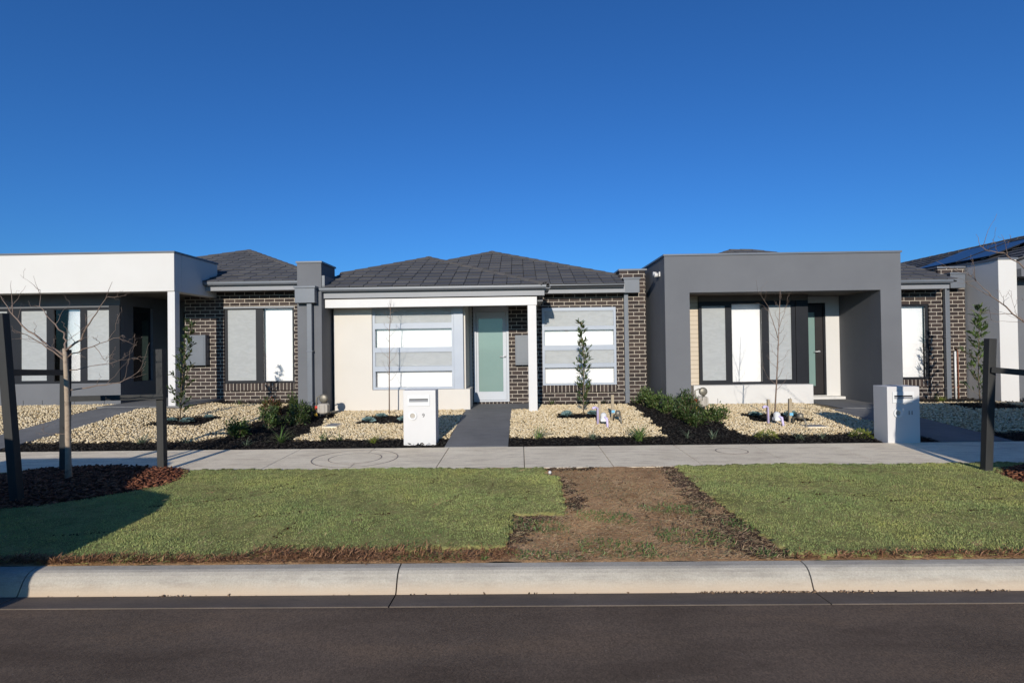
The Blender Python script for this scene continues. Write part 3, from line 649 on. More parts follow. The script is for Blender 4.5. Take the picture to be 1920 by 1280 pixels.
x = RNG.uniform(-6.5, -.1, 4200); y = 3.72+RNG.normal(0,.04,4200); k = (np.sin(x*4.3+1)*np.sin(x*1.7)+.25*np.sin(x*19) > .28) & (y > 3.655)
fibres('weeds', x[k], y[k], mt['leaf_strap'], 'green weed tufts in the brown turf edge above the kerb', .02, .05, 'weeds', .006, .0022, .9)
x = RNG.uniform(1.9, 7, 2600); y = 3.71+RNG.normal(0,.03,2600); k = y > 3.66
fibres('turf_fringe', x[k], y[k], mt['brownroot'], 'thin brown turf edge of the right lawn above the kerb', .02, .06, 'turf edge', .012, .003, .6)
x, y = scatter(30000, -.12, 2.0, 3.66, 6.36, lambda x, y: (x > .36) | (y < 4.6))
k = RNG.uniform(0,1,len(x)) < np.clip(1.15-.25*(y-3.66)+.35*np.sin(x*4+y*3), .2, 1); x, y = x[k], y[k]
fibres('dry_grass', x, y, mt['straw'], 'dead straw stems lying on the bare dirt strip', .012, .055, 'dry grass', .006, .0016, .3)
x, y = scatter(6500, -.1, 1.95, 3.67, 4.9, lambda x, y: np.sin(x*5.1+1)*np.sin(y*9+x*2)-.25*(y-3.7) > .0)
fibres('weeds', x, y, mt['leaf_strap'], 'sparse green weeds on the dirt strip near the kerb', .015, .05, 'weeds', .006, .003, .9)
x = RNG.uniform(-6, 6.5, 2600); y = RNG.uniform(3.8, 6.3, 2600); k = ((x < -.1) | (x > 2.0)) & ~inbed(x, y, BED_L) & ~inbed(x, y, BED_R) & (np.abs(x) < y+.4)
fibres('lawn_clippings', x[k], y[k], mt['straw'], 'dry clippings caught on top of the lawns', .012, .05, 'clippings', .038, .0016, .3)
xs_, ys_ = [], []
for a,b,c,d in SEAMS:
    m_ = int(16*math.hypot(c-a,d-b))+2; t = RNG.uniform(0,1,m_)**1.3; xs_.append(a+t*(c-a)+RNG.normal(0,.012,m_)); ys_.append(b+t*(d-b)+RNG.normal(0,.008,m_))
x, y = np.concatenate(xs_), np.concatenate(ys_); s_ = RNG.uniform(.004,.009,len(x))
Vs, Fs = bake(ICO_V, ICO_F, np.stack([x, y, lawn_z(x, y)+.002], -1), rotm(RNG.uniform(0,6,len(x)), RNG.uniform(0,3,len(x)), RNG.uniform(0,6,len(x))), np.stack([s_*1.5, s_, s_*.7], -1), .3)
tag(np_obj('seam_soil', Vs, Fs, mt['redmulch_base'], smooth=True), 'dark soil showing in the open seams of the turf', 'soil', None, 'stuff')
# clods along the cut turf edges
def along(pts, n, sd):
    xs_, ys_ = [], []
    for (a,b),(c,d) in zip(pts, pts[1:]):
        m = max(3, int(n*math.hypot(c-a,d-b))); t = RNG.uniform(0,1,m)
        xs_.append(a+(c-a)*t+RNG.normal(0,sd,m)); ys_.append(b+(d-b)*t+RNG.normal(0,sd,m))
    return np.concatenate(xs_), np.concatenate(ys_)
x1, y1 = along([(.47,5.95),(.52,5.3),(.55,4.75)], 700, .04); x2, y2 = along([(-.02,4.45),(.02,4.2)], 900, .055); x3, y3 = along([(.05,4.52),(.45,4.56)], 520, .035)
x4, y4 = along([(1.78,6.3),(1.74,5.3),(1.74,4.4),(1.84,3.75)], 800, .07); x5, y5 = along([(-.1,4.0),(-.12,3.72),(.5,3.70)], 420, .045); x6, y6 = along([(.32,6.3),(.6,6.31)], 400, .025)
x7, y7 = scatter(1500, 0, 1.9, 3.7, 6.3, lambda x, y: (x > .4) | (y < 4.6)); x8, y8 = along([(1.5,4.4),(1.7,3.8)], 520, .14)
x9, y9 = along([(-6,3.76),(-.1,3.78)], 60, .035)
x = np.concatenate([x1,x2,x3,x4,x5,x6,x7,x8,x9]); y = np.concatenate([y1,y2,y3,y4,y5,y6,y7,y8,y9]); k = (y > 3.67) & (y < 6.37); x, y = x[k], y[k]; n = len(x)
s = RNG.uniform(.003, .008, n)*RNG.choice([1,1,1,1.6], n)
Vs, Fs = bake(ICO_V, ICO_F, np.stack([x, y, gz(x, y)+.004], -1), rotm(RNG.uniform(0,6,n), RNG.uniform(0,3,n), RNG.uniform(0,6,n)), np.stack([s*1.3, s, s*.8], -1), .3)
tag(np_obj('soil_clods', Vs, Fs, mt['clod'], smooth=True), 'dark crumbs of soil along the cut turf edges', 'soil', None, 'stuff')
# dark soil sheets where the turf was cut, laid on the dirt
def patch(poly, label):
    xs = np.arange(min(p[0] for p in poly)-.1, max(p[0] for p in poly)+.1, .02); ys = np.arange(min(p[1] for p in poly)-.1, max(p[1] for p in poly)+.1, .02)
    X, Y = np.meshgrid(xs, ys); nx, ny = len(xs), len(ys)
    Z = gz(X, Y)+.006+RNG.uniform(0,.006,X.shape); V = np.stack([X,Y,Z],-1).reshape(-1,3)
    i = np.arange(ny-1)[:,None]*nx+np.arange(nx-1)[None]; F = np.stack([i,i+1,i+nx+1,i+nx],-1).reshape(-1,4); cc = V[F].mean(1)
    wx = .04*np.sin(cc[:,1]*23+1)+.03*np.sin(cc[:,1]*51)+RNG.normal(0,.02,len(cc)); wy = .03*np.sin(cc[:,0]*27)+RNG.normal(0,.015,len(cc))
    k = inpoly(cc[:,0]+wx, cc[:,1]+wy, poly) & (cc[:,1] > 3.665) & (cc[:,1] < 6.37)
    tag(np_obj('dark_soil', V, F[k], mt['dark_soil'], smooth=True), label, None, None, 'structure')
patch([(.42,6.0),(.56,5.6),(.62,4.8),(.42,4.62)], 'strip of damp dark soil beside the left lawn cut')
patch([(-.12,4.62),(.32,4.6),(.1,4.35),(.05,4.05),(-.12,3.95)], 'pocket of damp dark soil in the notch of the left lawn')
patch([(1.93,6.34),(1.75,6.34),(1.6,5.2),(1.55,4.3),(1.62,3.68),(1.98,3.68)], 'strip of damp dark soil beside the right lawn')
patch([(.3,6.34),(1.0,6.36),(.9,6.25),(.35,6.2)], 'thin band of dark soil against the footpath')

# tree beds of red bark mulch in the verge
def tree_bed(b, name, label, n):
    th = np.linspace(0, 2*PI, 49)[:-1]; rs = np.linspace(0, 1.06, 9)
    V = []; hz = lambda x, y: gz(x, y)+.075*np.clip(1-(((x-b[0])/b[2])**2+((y-b[1])/b[3])**2), 0, 1)**.7+.012
    for r in rs:
        for a in th:
            x, y = b[0]+b[2]*r*math.cos(a), min(b[1]+b[3]*r*math.sin(a), 6.38)
            V.append((x, y, float(hz(x, y))-(.05 if r > 1.03 else 0)))
    F = [(i*48+k, i*48+(k+1)%48, (i+1)*48+(k+1)%48, (i+1)*48+k) for i in range(8) for k in range(48)]
    tag(np_obj('mulch_mound', np.array(V), np.array(F), mt['redmulch_base'], smooth=True), label+' mound', 'mulch', None, 'stuff')
    r = np.sqrt(RNG.uniform(0,1.1,n)); a = RNG.uniform(0,2*PI,n); x, y = b[0]+b[2]*r*np.cos(a), b[1]+b[3]*r*np.sin(a); k = y < 6.42
    chips('bark_chips', (x[k], y[k]), mt['redmulch'], label+' chips', .015, .06, zoff=.004, zf=hz)
tree_bed(BED_L, 'bed', 'red brown bark mulch round the left street tree', 9000)
tree_bed(BED_R, 'bed', 'red brown bark mulch round the right street tree', 8000)

# ------------------------------------------------------------------ building helpers
def clip(poly, a, b, c):
    """keep a*x+b*y<=c"""
    out = []
    for i in range(len(poly)):
        p, q = poly[i], poly[(i+1)%len(poly)]; dp, dq = a*p[0]+b*p[1]-c, a*q[0]+b*q[1]-c
        if dp <= 0: out.append(p)
        if dp*dq < 0: t = dp/(dp-dq); out.append((p[0]+(q[0]-p[0])*t, p[1]+(q[1]-p[1])*t))
    return out
def roof_plane(parent, P0, u, s, poly, gauge=.32, tw=.295):
    """overlapping flat tiles, each one a slab, clipped to a convex polygon given in (along eave, up slope)"""
    P0, u, s = Vector(P0), Vector(u).normalized(), Vector(s).normalized(); nrm = u.cross(s)
    if nrm.z < 0: nrm = -nrm
    m = MB()
    # orientation ccw
    A = sum(poly[i][0]*poly[(i+1)%len(poly)][1]-poly[(i+1)%len(poly)][0]*poly[i][1] for i in range(len(poly)))
    if A < 0: poly = poly[::-1]
    amin, amax = min(p[0] for p in poly), max(p[0] for p in poly); bmin, bmax = min(p[1] for p in poly), max(p[1] for p in poly)
    for k in range(int((bmax-bmin)/gauge)+1):
        b0 = bmin+k*gauge-.015; b1 = b0+gauge+.03
        for j in range(-1, int((amax-amin)/tw)+2):
            a0 = amin+j*tw+.0065; a1 = a0+tw-.013
            q = [(a0,b0),(a1,b0),(a1,b1),(a0,b1)]
            for i in range(len(poly)):
                p1, p2 = poly[i], poly[(i+1)%len(poly)]; ex, ey = p2[0]-p1[0], p2[1]-p1[1]
                q = clip(q, ey, -ex, ey*p1[0]-ex*p1[1])
                if len(q) < 3: break
            if len(q) < 3: continue
            ar = abs(sum(q[i][0]*q[(i+1)%len(q)][1]-q[(i+1)%len(q)][0]*q[i][1] for i in range(len(q))))/2
            if ar < .004: continue
            jz = random.uniform(-.004,.004); n = len(q)
            top = [P0+u*a+s*b+nrm*(.040-.028*(b-b0)/(b1-b0)+jz) for a, b in q]; bot = [P0+u*a+s*b+nrm*(.016-.028*(b-b0)/(b1-b0)+jz) for a, b in q]
            m.add(top+bot, [list(range(n)), list(range(2*n-1,n-1,-1))]+[[i+n,(i+1)%n+n,(i+1)%n,i] for i in range(n)])
    m.build('roof', mt['tile'], parent)
    b = MB(); n = len(poly); tp = [P0+u*a+s*c-nrm*.02 for a, c in poly]; bt = [P0+u*a+s*c-nrm*.05 for a, c in poly]
    b.add(tp+bt, [list(range(n)), list(range(2*n-1,n-1,-1))]+[[i+n,(i+1)%n+n,(i+1)%n,i] for i in range(n)])
    return b.build('roof_underlay', mt['underlay'], parent)
def ridge(parent, A, B):
    A, B = Vector(A), Vector(B); L = (B-A).length; n = max(1, round(L/.38)); t = (B-A)/n; m = MB()
    d = t.normalized(); r = d.cross(Vector((0,0,1))).normalized(); up = r.cross(d)
    for k in range(n):
        a = A+t*k-d*.02; b = A+t*(k+1)+d*.03; o = len(m.v)
        for p, ra in ((a,.105),(b,.088)):
            for rr in (ra, ra-.018):
                for q in range(7):
                    an = PI*q/6; m.v.append(tuple(p+r*math.cos(an)*rr*1.25+up*(math.sin(an)*rr*.75-.055)))
        for q in range(6): m.f += [[o+q,o+q+1,o+14+q+1,o+14+q],[o+7+q,o+21+q,o+22+q,o+8+q],[o+q,o+7+q,o+8+q,o+1+q],[o+14+q,o+15+q,o+22+q,o+21+q]]
        m.f += [[o,o+14,o+21,o+7],[o+6,o+13,o+27,o+20]]
    return m.build('ridge_cap', mt['ridge'], parent)
def gutter(parent, x0, x1, y, z, h=.08, d=.11):
    """quad gutter with rolled lip, open channel on top"""
    p = [(y,z-h),(y-d*.75,z-h),(y-d,z-h*.55),(y-d,z-.008),(y-d-.006,z),(y-d+.006,z+.004),(y-d+.012,z-.006),(y-d+.012,z-h*.5),(y-d*.7,z-h+.01),(y-.004,z-h+.01),(y-.004,z+.02),(y,z+.02)]
    return MB().prism(p, 'x', x0, x1).build('gutter', mt['steel_grey'], parent)
def window(parent, x0, x1, z0, z1, y, panes, fmat, screens=(), depth=.07, blind_y=.11, smat='screen'):
    """frame with openings; pane, fly screen and roller blind are its sub-parts"""
    f = MB().wall(x0, x1, z0, z1, y, y+depth, panes).build('window', fmat, parent, bevel=.004)
    for i, (a,b,c,d) in enumerate(panes):
        MB().box(a+.001, b-.001, y+.034, y+.040, c+.001, d-.001).build('pane', mt['glass'], f)
        if i in screens: MB().box(a+.002, b-.002, y+.014, y+.016, c+.002, d-.002).build('fly_screen', mt[smat], f)
    bx0, bx1 = x0+.035, x1-.035
    # one blind per vertical bay
    bays = sorted({(p[0], p[1]) for p in panes})
    for a, b in bays:
        MB().box(a-.005, b+.005, y+blind_y, y+blind_y+.004, z0+.01, z1-.01).build('roller_blind', mt['blind'], f)
    MB().wall(x0, x1, z0, z1, y+depth+.001, y+.45, [(x0+.012, x1-.012, z0+.012, z1-.012)]).box(x0+.02, x1-.02, y+.452, y+.46, z0, z1).build('window_recess', mt['room'], f)
    return f
def lever(parent, x, y, z, dirx, mat):
    m = MB().lathe([(.026,0),(.026,.012),(.012,.014),(.012,.05)], (x,y,z), 16, 'y')
    m.tube([(x,y-.045,z),(x+dirx*.03,y-.05,z),(x+dirx*.13,y-.048,z)], [.011,.011,.009], 8)
    return m.build('handle', mat, parent, smooth=True)
def rain_head(parent, x0, x1, y0, y1, z0, z1, pipe_x, zb, mat):
    m = MB().box(x0, x1, y0, y1, z0, z1-.045).box(x0-.02, x1+.02, y0-.02, y1, z1-.043, z1)
    h = m.build('rain_head', mat, parent, bevel=.004)
    m = MB().box(pipe_x-.05, pipe_x+.05, y1-.1, y1-.02, zb, z0-.002)
    for zz in (zb+.35, (zb+z0)/2+.2): m.box(pipe_x-.062, pipe_x+.062, y1-.104, y1-.002, zz, zz+.03)
    m.build('downpipe', mat, parent, bevel=.006)
def meterbox(parent, x0, x1, z0, z1, y, lab=None):
    b = MB().box(x0, x1, y-.16, y-.001, z0, z1).build('meter_box', mt['steel_grey'], parent, bevel=.006)
    MB().box(x0+.03, x1-.03, y-.168, y-.161, z0+.04, z1-.04).build('cover', mt['steel_grey'], b, bevel=.003)
    return b
SL = .375; SN = math.hypot(1, SL)
def roof_front(parent, x_ref, y_e, z_e, plan):
    """front-facing tiled plane from a plan polygon [(x, y)]"""
    return roof_plane(parent, (x_ref, y_e, z_e), (1,0,0), (0,1,SL), [(x-x_ref, (y-y_e)*SN) for x, y in plan])

# ------------------------------------------------------------------ middle house
H = thing('house', (-.8, 11.3, .3), 'middle house with dark tiled hip roof, white porch beam and pale grey door', 'house', 'row houses along the street')
# render bay with big window: tall strip left of the window, plinth below
MB.xf = (.962, -.43)
m = MB(); m.wall(-4.11, -1.10, .1, 2.75, 11.28, 11.36, [(-3.26,-1.10,.745,2.75)])
m.build('wall', mt['cream'], H, bevel=.006)
MB().box(-3.26, -1.10, 11.361, 11.85, .1, .743).build('plinth', mt['cream'], H)['label'] = 'low cream plinth under the big window'
MB().box(-1.30, -1.20, 11.38, 12.19, .745, 2.75).build('bay_return', mt['cream'], H)
MB().box(-1.45, -1.242, 11.30, 11.34, .746, 2.62).build('window_panel', mt['alu_grey'], H, bevel=.004)
P = [(-3.2,-1.50,2.22,2.50),(-3.2,-1.50,1.68,2.09),(-3.2,-1.50,1.26,1.57),(-3.2,-1.50,.80,1.15)]
window(H, -3.26, -1.452, .75, 2.56, 11.315, P, mt['alu_grey'], (0, 2), smat='pale_screen')
MB.xf = (.979, -.25)
# brick front wall with openings
m = MB(); m.wall(-1.12, 2.99, .12, 2.98, 12.15, 12.30, [(-1.10,-.25,.12,2.62),(.54,2.29,.55,2.57)])
m.build('wall', mt['brick'], H)
MB().wall(-1.19, -1.10, .25, 2.75, 12.16, 12.22).build('door_reveal', mt['cream'], H)
MB().box(-1.08, -.27, 12.12, 12.24, .24, .36).build('door_sill', mt['soldier'], H)
MB().box(.54, 2.29, 12.11, 12.25, .572, .735).build('window_sill', mt['soldier'], H)
P = [(.60,2.23,2.13,2.49),(.60,2.23,1.68,2.04),(.60,2.23,1.25,1.56),(.60,2.23,.785,1.15)]
window(H, .542, 2.288, .737, 2.568, 12.125, P, mt['alu_grey'], (0, 2), smat='pale_screen')
# door
fr = MB().wall(-1.098, -.252, .362, 2.618, 12.17, 12.27, [(-1.03,-.31,.40,2.50)]).build('door_frame', mt['door_grey'], H, bevel=.003)
d = MB().wall(-1.026, -.314, .404, 2.496, 12.20, 12.24, [(-.975,-.395,.60,2.34)]).build('door', mt['door_grey'], H, bevel=.003)
MB().box(-.974, -.396, 12.215, 12.225, .601, 2.339).build('glass_panel', mt['frost'], d)
lever(d, -.34, 12.2, 1.43, -1, mt['chrome'])
meterbox(H, -.10, .33, 1.23, 1.93, 12.15)
# porch
MB.xf = (.958, -.46)
MB().box(-4.16, .385, 10.92, 11.06, 2.545, 2.725).build('beam', mt['white_paint'], H, bevel=.004)
MB().box(.185, .37, 10.93, 11.10, .22, 2.544).build('porch_column', mt['white_paint'], H, bevel=.006)
MB.xf = (1., 0.)
MB().box(-3.98, .50, 10.61, 11.898, 2.60, 2.62).build('porch_ceiling', mt['soffit_light'], H)
MB.xf = (.9856, -.15)
MB().box(-4.16, .53, 10.563, 10.585, 2.715, 2.93).box(.505, .53, 10.586, 11.6, 2.715, 2.84).build('fascia', mt['fascia_grey'], H)
MB().box(-4.16, .504, 10.586, 10.95, 2.727, 2.742).box(.386, .504, 10.951, 12.04, 2.727, 2.742).build('eave_soffit', mt['soffit_light'], H)
gutter(H, -4.19, .56, 10.56, 2.925)
MB().prism([(.645,2.845),(.56,2.845),(.56,2.945),(.565,2.945),(.565,2.857),(.635,2.857),(.635,2.93),(.645,2.93)], 'y', 10.46, 11.42).build('gutter', mt['steel_grey'], H)
MB.xf = (1., 0.)
MB().box(.56, 2.40, 11.583, 11.605, 2.855, 3.04).build('fascia', mt['fascia_grey'], H)
MB().box(.56, 2.40, 11.606, 11.898, 2.86, 2.875).build('eave_soffit', mt['soffit_light'], H)
gutter(H, .64, 2.36, 11.58, 3.045)
# roofs
MB.xf = (.9856, -.15)
E1 = (10.5, 2.93); A1 = (-2.36, 13.41, 2.93+SL*2.91)
roof_front(H, -4.08, *E1, [(-4.08,10.5),(.55,10.5),(-2.36,13.41),(-4.08,11.69)])
zr = A1[2]
roof_plane(H, (.60,10.5,2.93), (0,1,0), (-1,0,SL), [(0,0),(1.05,0),(1.02,.32*SN),(3.54,2.91*SN),(2.91,2.91*SN)])
roof_plane(H, (-4.08,11.6,zr-SL*1.72), (0,1,0), (1,0,SL), [(.09,0),(4.5,0),(4.5,1.72*SN),(1.81,1.72*SN)])
MB.xf = (1., 0.)
E2 = (11.45, 3.03)
roof_front(H, .2, *E2, [(.35,11.45),(2.36,11.45),(2.36,12.22),(-.79,15.37),(-2.24,13.92)])
z2 = 3.03+SL*(15.37-11.45)
roof_plane(H, (2.36,12.22,z2-SL*3.15), (0,1,0), (-1,0,SL), [(0,0),(6,0),(6,3.15*SN),(3.15,3.15*SN)])
MB.xf = (.9856, -.15)
ridge(H, (.55,10.52,2.97), (A1[0],A1[1],A1[2]+.03)); ridge(H, (-4.06,11.71,zr-SL*1.7+.03), (A1[0],A1[1],A1[2]+.03)); ridge(H, (A1[0],A1[1],zr+.03), (A1[0],14.1,zr+.03))
MB.xf = (1., 0.)
ridge(H, (2.34,12.24,z2-SL*3.13+.03), (-.79,15.37,z2+.03)); ridge(H, (-2.2,13.96,z2-SL*1.41+.03), (-.79,15.37,z2+.03)); ridge(H, (-.79,15.37,z2+.03), (-.79,19,z2+.03))
# party wall pier at the left
MB.xf = (.9736, -.28)
m = MB().box(-4.62, -4.11, 10.6, 11.37, .1, 3.46).box(-4.60, -4.115, 11.371, 13.2, .1, 3.26)
m.build('pier', mt['grey_render'], H, bevel=.006)
MB().box(-4.64, -4.09, 10.58, 11.40, 3.461, 3.50).build('capping', mt['steel_grey'], H, bevel=.004)
MB().box(-4.62, -4.09, 11.402, 13.2, 3.262, 3.30).build('capping', mt['steel_grey'], H)
MB().box(-4.108, -4.05, 10.62, 12.6, 2.96, 3.2).build('flashing', mt['steel_grey'], H)
rain_head(H, -4.60, -4.19, 10.44, 10.598, 2.62, 2.965, -4.33, .2, mt['steel_grey'])
# brick party wall at the right
MB.xf = (.979, -.25)
MB().box(2.392, 3.04, 12.302, 13.9, .12, 3.42).build('wall', mt['brick'], H)
MB().box(2.392, 2.99, 12.149, 12.30, 2.985, 3.42).build('wall', mt['brick'], H)
MB().box(2.37, 3.04, 12.13, 13.9, 3.421, 3.465).build('capping', mt['steel_grey'], H, bevel=.004)
rain_head(H, 2.45, 2.81, 11.93, 12.148, 2.88, 3.235, 2.52, .2, mt['steel_grey'])
MB.xf = (1., 0.)
MB().box(-4.0, 2.6, 12.9, 20, .1, 2.9).build('rear_wall', mt['brick'], H)

# ------------------------------------------------------------------ box house (right of the middle)
H = thing('house', (5.6, 11, .3), 'flat fronted house with grey rendered box portico, black window frames and black door', 'house', 'row houses along the street')
X0, X1, YF = 3.07, 7.99, 10.8
m = MB(); m.wall(X0, X1, .1, 3.52, YF, YF+.35, [(3.59,7.56,.1,2.745)]); m.build('portico', mt['grey_render'], H, bevel=.006)
MB().box(X0, 3.35, YF+.351, 12.9, .1, 3.515).build('side_wall', mt['grey_render'], H)
MB().box(7.56, X1, YF+.351, 12.6, .1, 3.515).build('side_wall', mt['grey_render'], H)
MB().box(X0-.02, X1+.02, YF-.02, YF+.38, 3.521, 3.56).box(X0-.02, X0+.1, YF+.381, 12.92, 3.517, 3.56).box(X1-.3, X1+.02, YF+.381, 12.7, 3.517, 3.56).build('capping', mt['steel_grey'], H, bevel=.004)
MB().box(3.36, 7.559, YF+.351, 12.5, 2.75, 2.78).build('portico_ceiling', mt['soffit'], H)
MB().box(3.36, 7.55, 12.5, 13.0, 2.781, 3.3).build('parapet_back', mt['grey_render'], H)
MB().box(3.84, 6.46, 11.38, 11.64, .1, .745).build('plinth', mt['white_render'], H, bevel=.006)['label'] = 'low white plinth under the black framed window'
for xx in (4.36, 5.95): MB().box(xx-.004, xx+.004, 11.376, 11.3795, .36, .46).build('weep_slot', mt['room'], H)
MB().box(3.36, 4.06, 11.68, 11.8, .1, 2.748).build('timber_panel', mt['timber_clad'], H)
P = [(4.13,4.655,.84,2.52),(4.80,5.475,.80,2.56),(5.63,6.13,.84,2.52)]
window(H, 4.062, 6.225, .75, 2.62, 11.62, P, mt['alu_black'], (0, 2))
MB().box(6.226, 6.50, 11.60, 11.66, .746, 2.62).box(6.44, 6.50, 11.661, 12.2, .746, 2.62).build('window_panel', mt['alu_black'], H, bevel=.004)
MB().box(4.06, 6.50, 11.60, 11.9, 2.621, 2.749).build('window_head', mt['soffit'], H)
MB().wall(6.45, 7.559, .2, 2.749, 12.2, 12.35, [(6.6,7.24,.42,2.60)]).build('wall', mt['white_render'], H)
MB().box(6.461, 7.55, 12.0, 12.199, .2, .405).build('door_step', mt['white_render'], H)
fr = MB().wall(6.602, 7.238, .422, 2.598, 12.21, 12.31, [(6.66,7.19,.44,2.55)]).build('door_frame', mt['alu_black'], H)
d = MB().wall(6.664, 7.186, .444, 2.546, 12.235, 12.275, [(6.72,7.01,.64,2.38)]).build('door', mt['door_black'], H)
MB().box(6.721, 7.009, 12.25, 12.26, .641, 2.379).build('glass_panel', mt['frost'], d)
lever(d, 7.09, 12.235, 1.45, -1, mt['chrome'])
m = MB().box(3.045, 3.069, 11.12, 11.24, 3.14, 3.24); lt = m.build('wall_light', mt['white_paint'], H)
MB().lathe([(.045,0),(.05,-.07),(.04,-.075)], (3.02,11.14,3.17), 12, 'x').lathe([(.045,0),(.05,-.07),(.04,-.075)], (3.02,11.25,3.21), 12, 'x').build('lamp_head', mt['white_paint'], lt, smooth=True)
roof_front(H, 3.5, 13.5, 3.42, [(3.5,13.5),(11.2,13.5),(7.7,17),(7.0,17)])
ridge(H, (7.0,17,3.42+SL*3.5+.03), (7.7,17,3.42+SL*3.5+.03)); ridge(H, (3.5,13.5,3.45), (7.0,17,3.42+SL*3.5+.03)); ridge(H, (11.2,13.5,3.45), (7.7,17,3.42+SL*3.5+.03))
MB().box(3.4, 8.8, 13.0, 20, .1, 3.4).build('rear_wall', mt['brick'], H)
# brick side portion to the right of the portico
m = MB(); m.wall(7.992, 10.33, .12, 2.98, 12.0, 12.15, [(8.3,9.5,.62,2.52)]); m.build('wall', mt['brick'], H)
window(H, 8.302, 9.498, .78, 2.518, 12.02, [(8.36,9.44,.83,2.47)], mt['alu_black'])
MB().box(8.302, 9.498, 11.96, 12.1, .622, .778).build('window_sill', mt['soldier'], H)
MB().box(8.0, 9.62, 11.563, 11.585, 2.83, 3.02).build('fascia', mt['fascia_grey'], H); gutter(H, 8.0, 9.62, 11.56, 3.025)
MB().box(8.0, 9.62, 11.586, 11.998, 2.84, 2.855).build('eave_soffit', mt['soffit_light'], H)
roof_front(H, 8.0, 11.45, 3.01, [(8.0,11.45),(9.70,11.45),(9.70,13.2),(8.0,13.2)])
MB().box(9.72, 10.33, 11.999, 13.5, 2.981, 3.34).box(9.72, 10.33, 12.151, 13.5, .12, 2.98).build('party_wall', mt['brick'], H)
MB().box(9.70, 10.35, 11.98, 13.5, 3.341, 3.385).build('capping', mt['steel_grey'], H, bevel=.004)
rain_head(H, 9.83, 10.16, 11.78, 11.997, 2.86, 3.215, 9.85, .2, mt['steel_grey'])

# ------------------------------------------------------------------ far right house
H = thing('house', (11.6, 12, .3), 'white walled house at the right edge with solar panels on its tiled roof', 'house', 'row houses along the street')
MB().box(10.37, 10.76, 11.2, 13.5, .1, 3.40).build('wall', mt['white_render'], H, bevel=.006)
MB().box(10.35, 10.78, 11.18, 13.5, 3.401, 3.44).build('capping', mt['steel_grey'], H)
MB().wall(10.762, 14, .1, 3.3, 11.55, 11.7, [(11.5,13.2,.7,3.0)]).build('wall', mt['grey_render'], H)
window(H, 11.502, 13.198, .702, 2.998, 11.58, [(11.58,12.2,.78,2.92),(12.3,13.1,.78,2.92)], mt['alu_black'])
MB().box(10.762, 14, 11.1, 11.548, 3.02, 3.19).build('canopy', mt['grey_render'], H)
ZR = 4.45
roof_plane(H, (10.30,11.6,ZR-SL*3.5), (0,1,0), (1,0,SL), [(0,.45),(9,.45),(9,3.5*SN),(0,3.5*SN)])
ridge(H, (13.8,11.6,ZR+.03), (13.8,20.6,ZR+.03))
MB().box(10.6, 16.8, 11.75, 20, .1, 3.1).build('rear_wall', mt['brick'], H)
roof_plane(H, (17.3,11.6,ZR-SL*3.5), (0,1,0), (-1,0,SL), [(0,0),(9,0),(9,3.5*SN),(0,3.5*SN)])
MB().prism([(10.4,3.15),(17.2,3.15),(13.8,ZR-.03)], 'y', 11.62, 11.7).build('gable', mt['grey_render'], H)
# solar panels lie on the roof
def roofpt(x, y, h): return Vector((x, y, ZR-SL*(13.8-x))) + Vector((-SL,0,1)).normalized()*h
for (xa, xb, ya, yb, lab) in ((11.7,13.2,13.8,15.2,'dark blue solar panel at the far end of the right roof'), (11.62,12.9,12.75,13.68,'dark blue solar panel nearer the street on the right roof')):
    c = roofpt((xa+xb)/2, (ya+yb)/2, .06); t = thing('solar_panel', c, lab, 'solar panel', 'solar panels on the right roof')
    def slab(x0,x1,y0,y1,h0,h1): 
        q = [roofpt(x0,y0,h0),roofpt(x1,y0,h0),roofpt(x1,y1,h0),roofpt(x0,y1,h0),roofpt(x0,y0,h1),roofpt(x1,y0,h1),roofpt(x1,y1,h1),roofpt(x0,y1,h1)]
        return MB().add(q, [[0,3,2,1],[4,5,6,7],[0,1,5,4],[1,2,6,5],[2,3,7,6],[3,0,4,7]])
    slab(xa,xb,ya,yb,.08,.105).build('frame', mt['alu_black'], t); slab(xa+.03,xb-.03,ya+.03,yb-.03,.106,.110).build('cell_sheet', mt['solar'], t)
    slab(xa+.1,xb-.1,ya+.3,ya+.36,.04,.079).build('rail', mt['chrome'], t)
t = thing('striped_pole', roofpt(12.4,13.0,.09), 'red and white striped pole lying on the right roof', 'pole')
a, b = roofpt(12.38,12.55,.13), roofpt(13.05,12.68,.13)
for k in range(4):
    p, q = a+(b-a)*k/4, a+(b-a)*(k+1)/4
    MB().tube([p, q], .045, 10).build('band', mt['white_paint'] if k % 2 == 0 else mt['red'], t, smooth=False)

# ------------------------------------------------------------------ left house
H = thing('house', (-9, 11.8, .45), 'house at the left with wide white parapet, white porch post and dark bay windows', 'house', 'row houses along the street')
MB().box(-13, -7.48, 11.0, 11.25, 2.97, 3.80).box(-7.73, -7.48, 11.251, 12.6, 2.97, 3.80).build('parapet', mt['white_render'], H, bevel=.006)
MB().box(-13, -7.46, 10.98, 11.27, 3.801, 3.84).box(-7.75, -7.46, 11.271, 12.62, 3.801, 3.84).build('capping', mt['steel_grey'], H, bevel=.004)
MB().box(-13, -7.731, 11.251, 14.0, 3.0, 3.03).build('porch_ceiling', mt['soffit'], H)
MB().box(-7.65, -7.49, 11.03, 11.19, .40, 2.969).build('porch_column', mt['white_paint'], H, bevel=.006)
MB().wall(-13, -9.22, .1, 3.0, 11.7, 11.85, [(-12.9,-9.47,.95,2.70)]).build('wall', mt['grey_render'], H)
for xx in (-11.5, -11.05, -10.3, -9.6): MB().box(xx-.005, xx+.005, 11.696, 11.6995, .47, .57).build('weep_slot', mt['room'], H)
P = [(-12.8,-12.0,1.02,2.64),(-11.82,-11.42,1.02,2.64),(-10.93,-10.2,1.0,2.66),(-10.03,-9.52,1.02,2.64)]
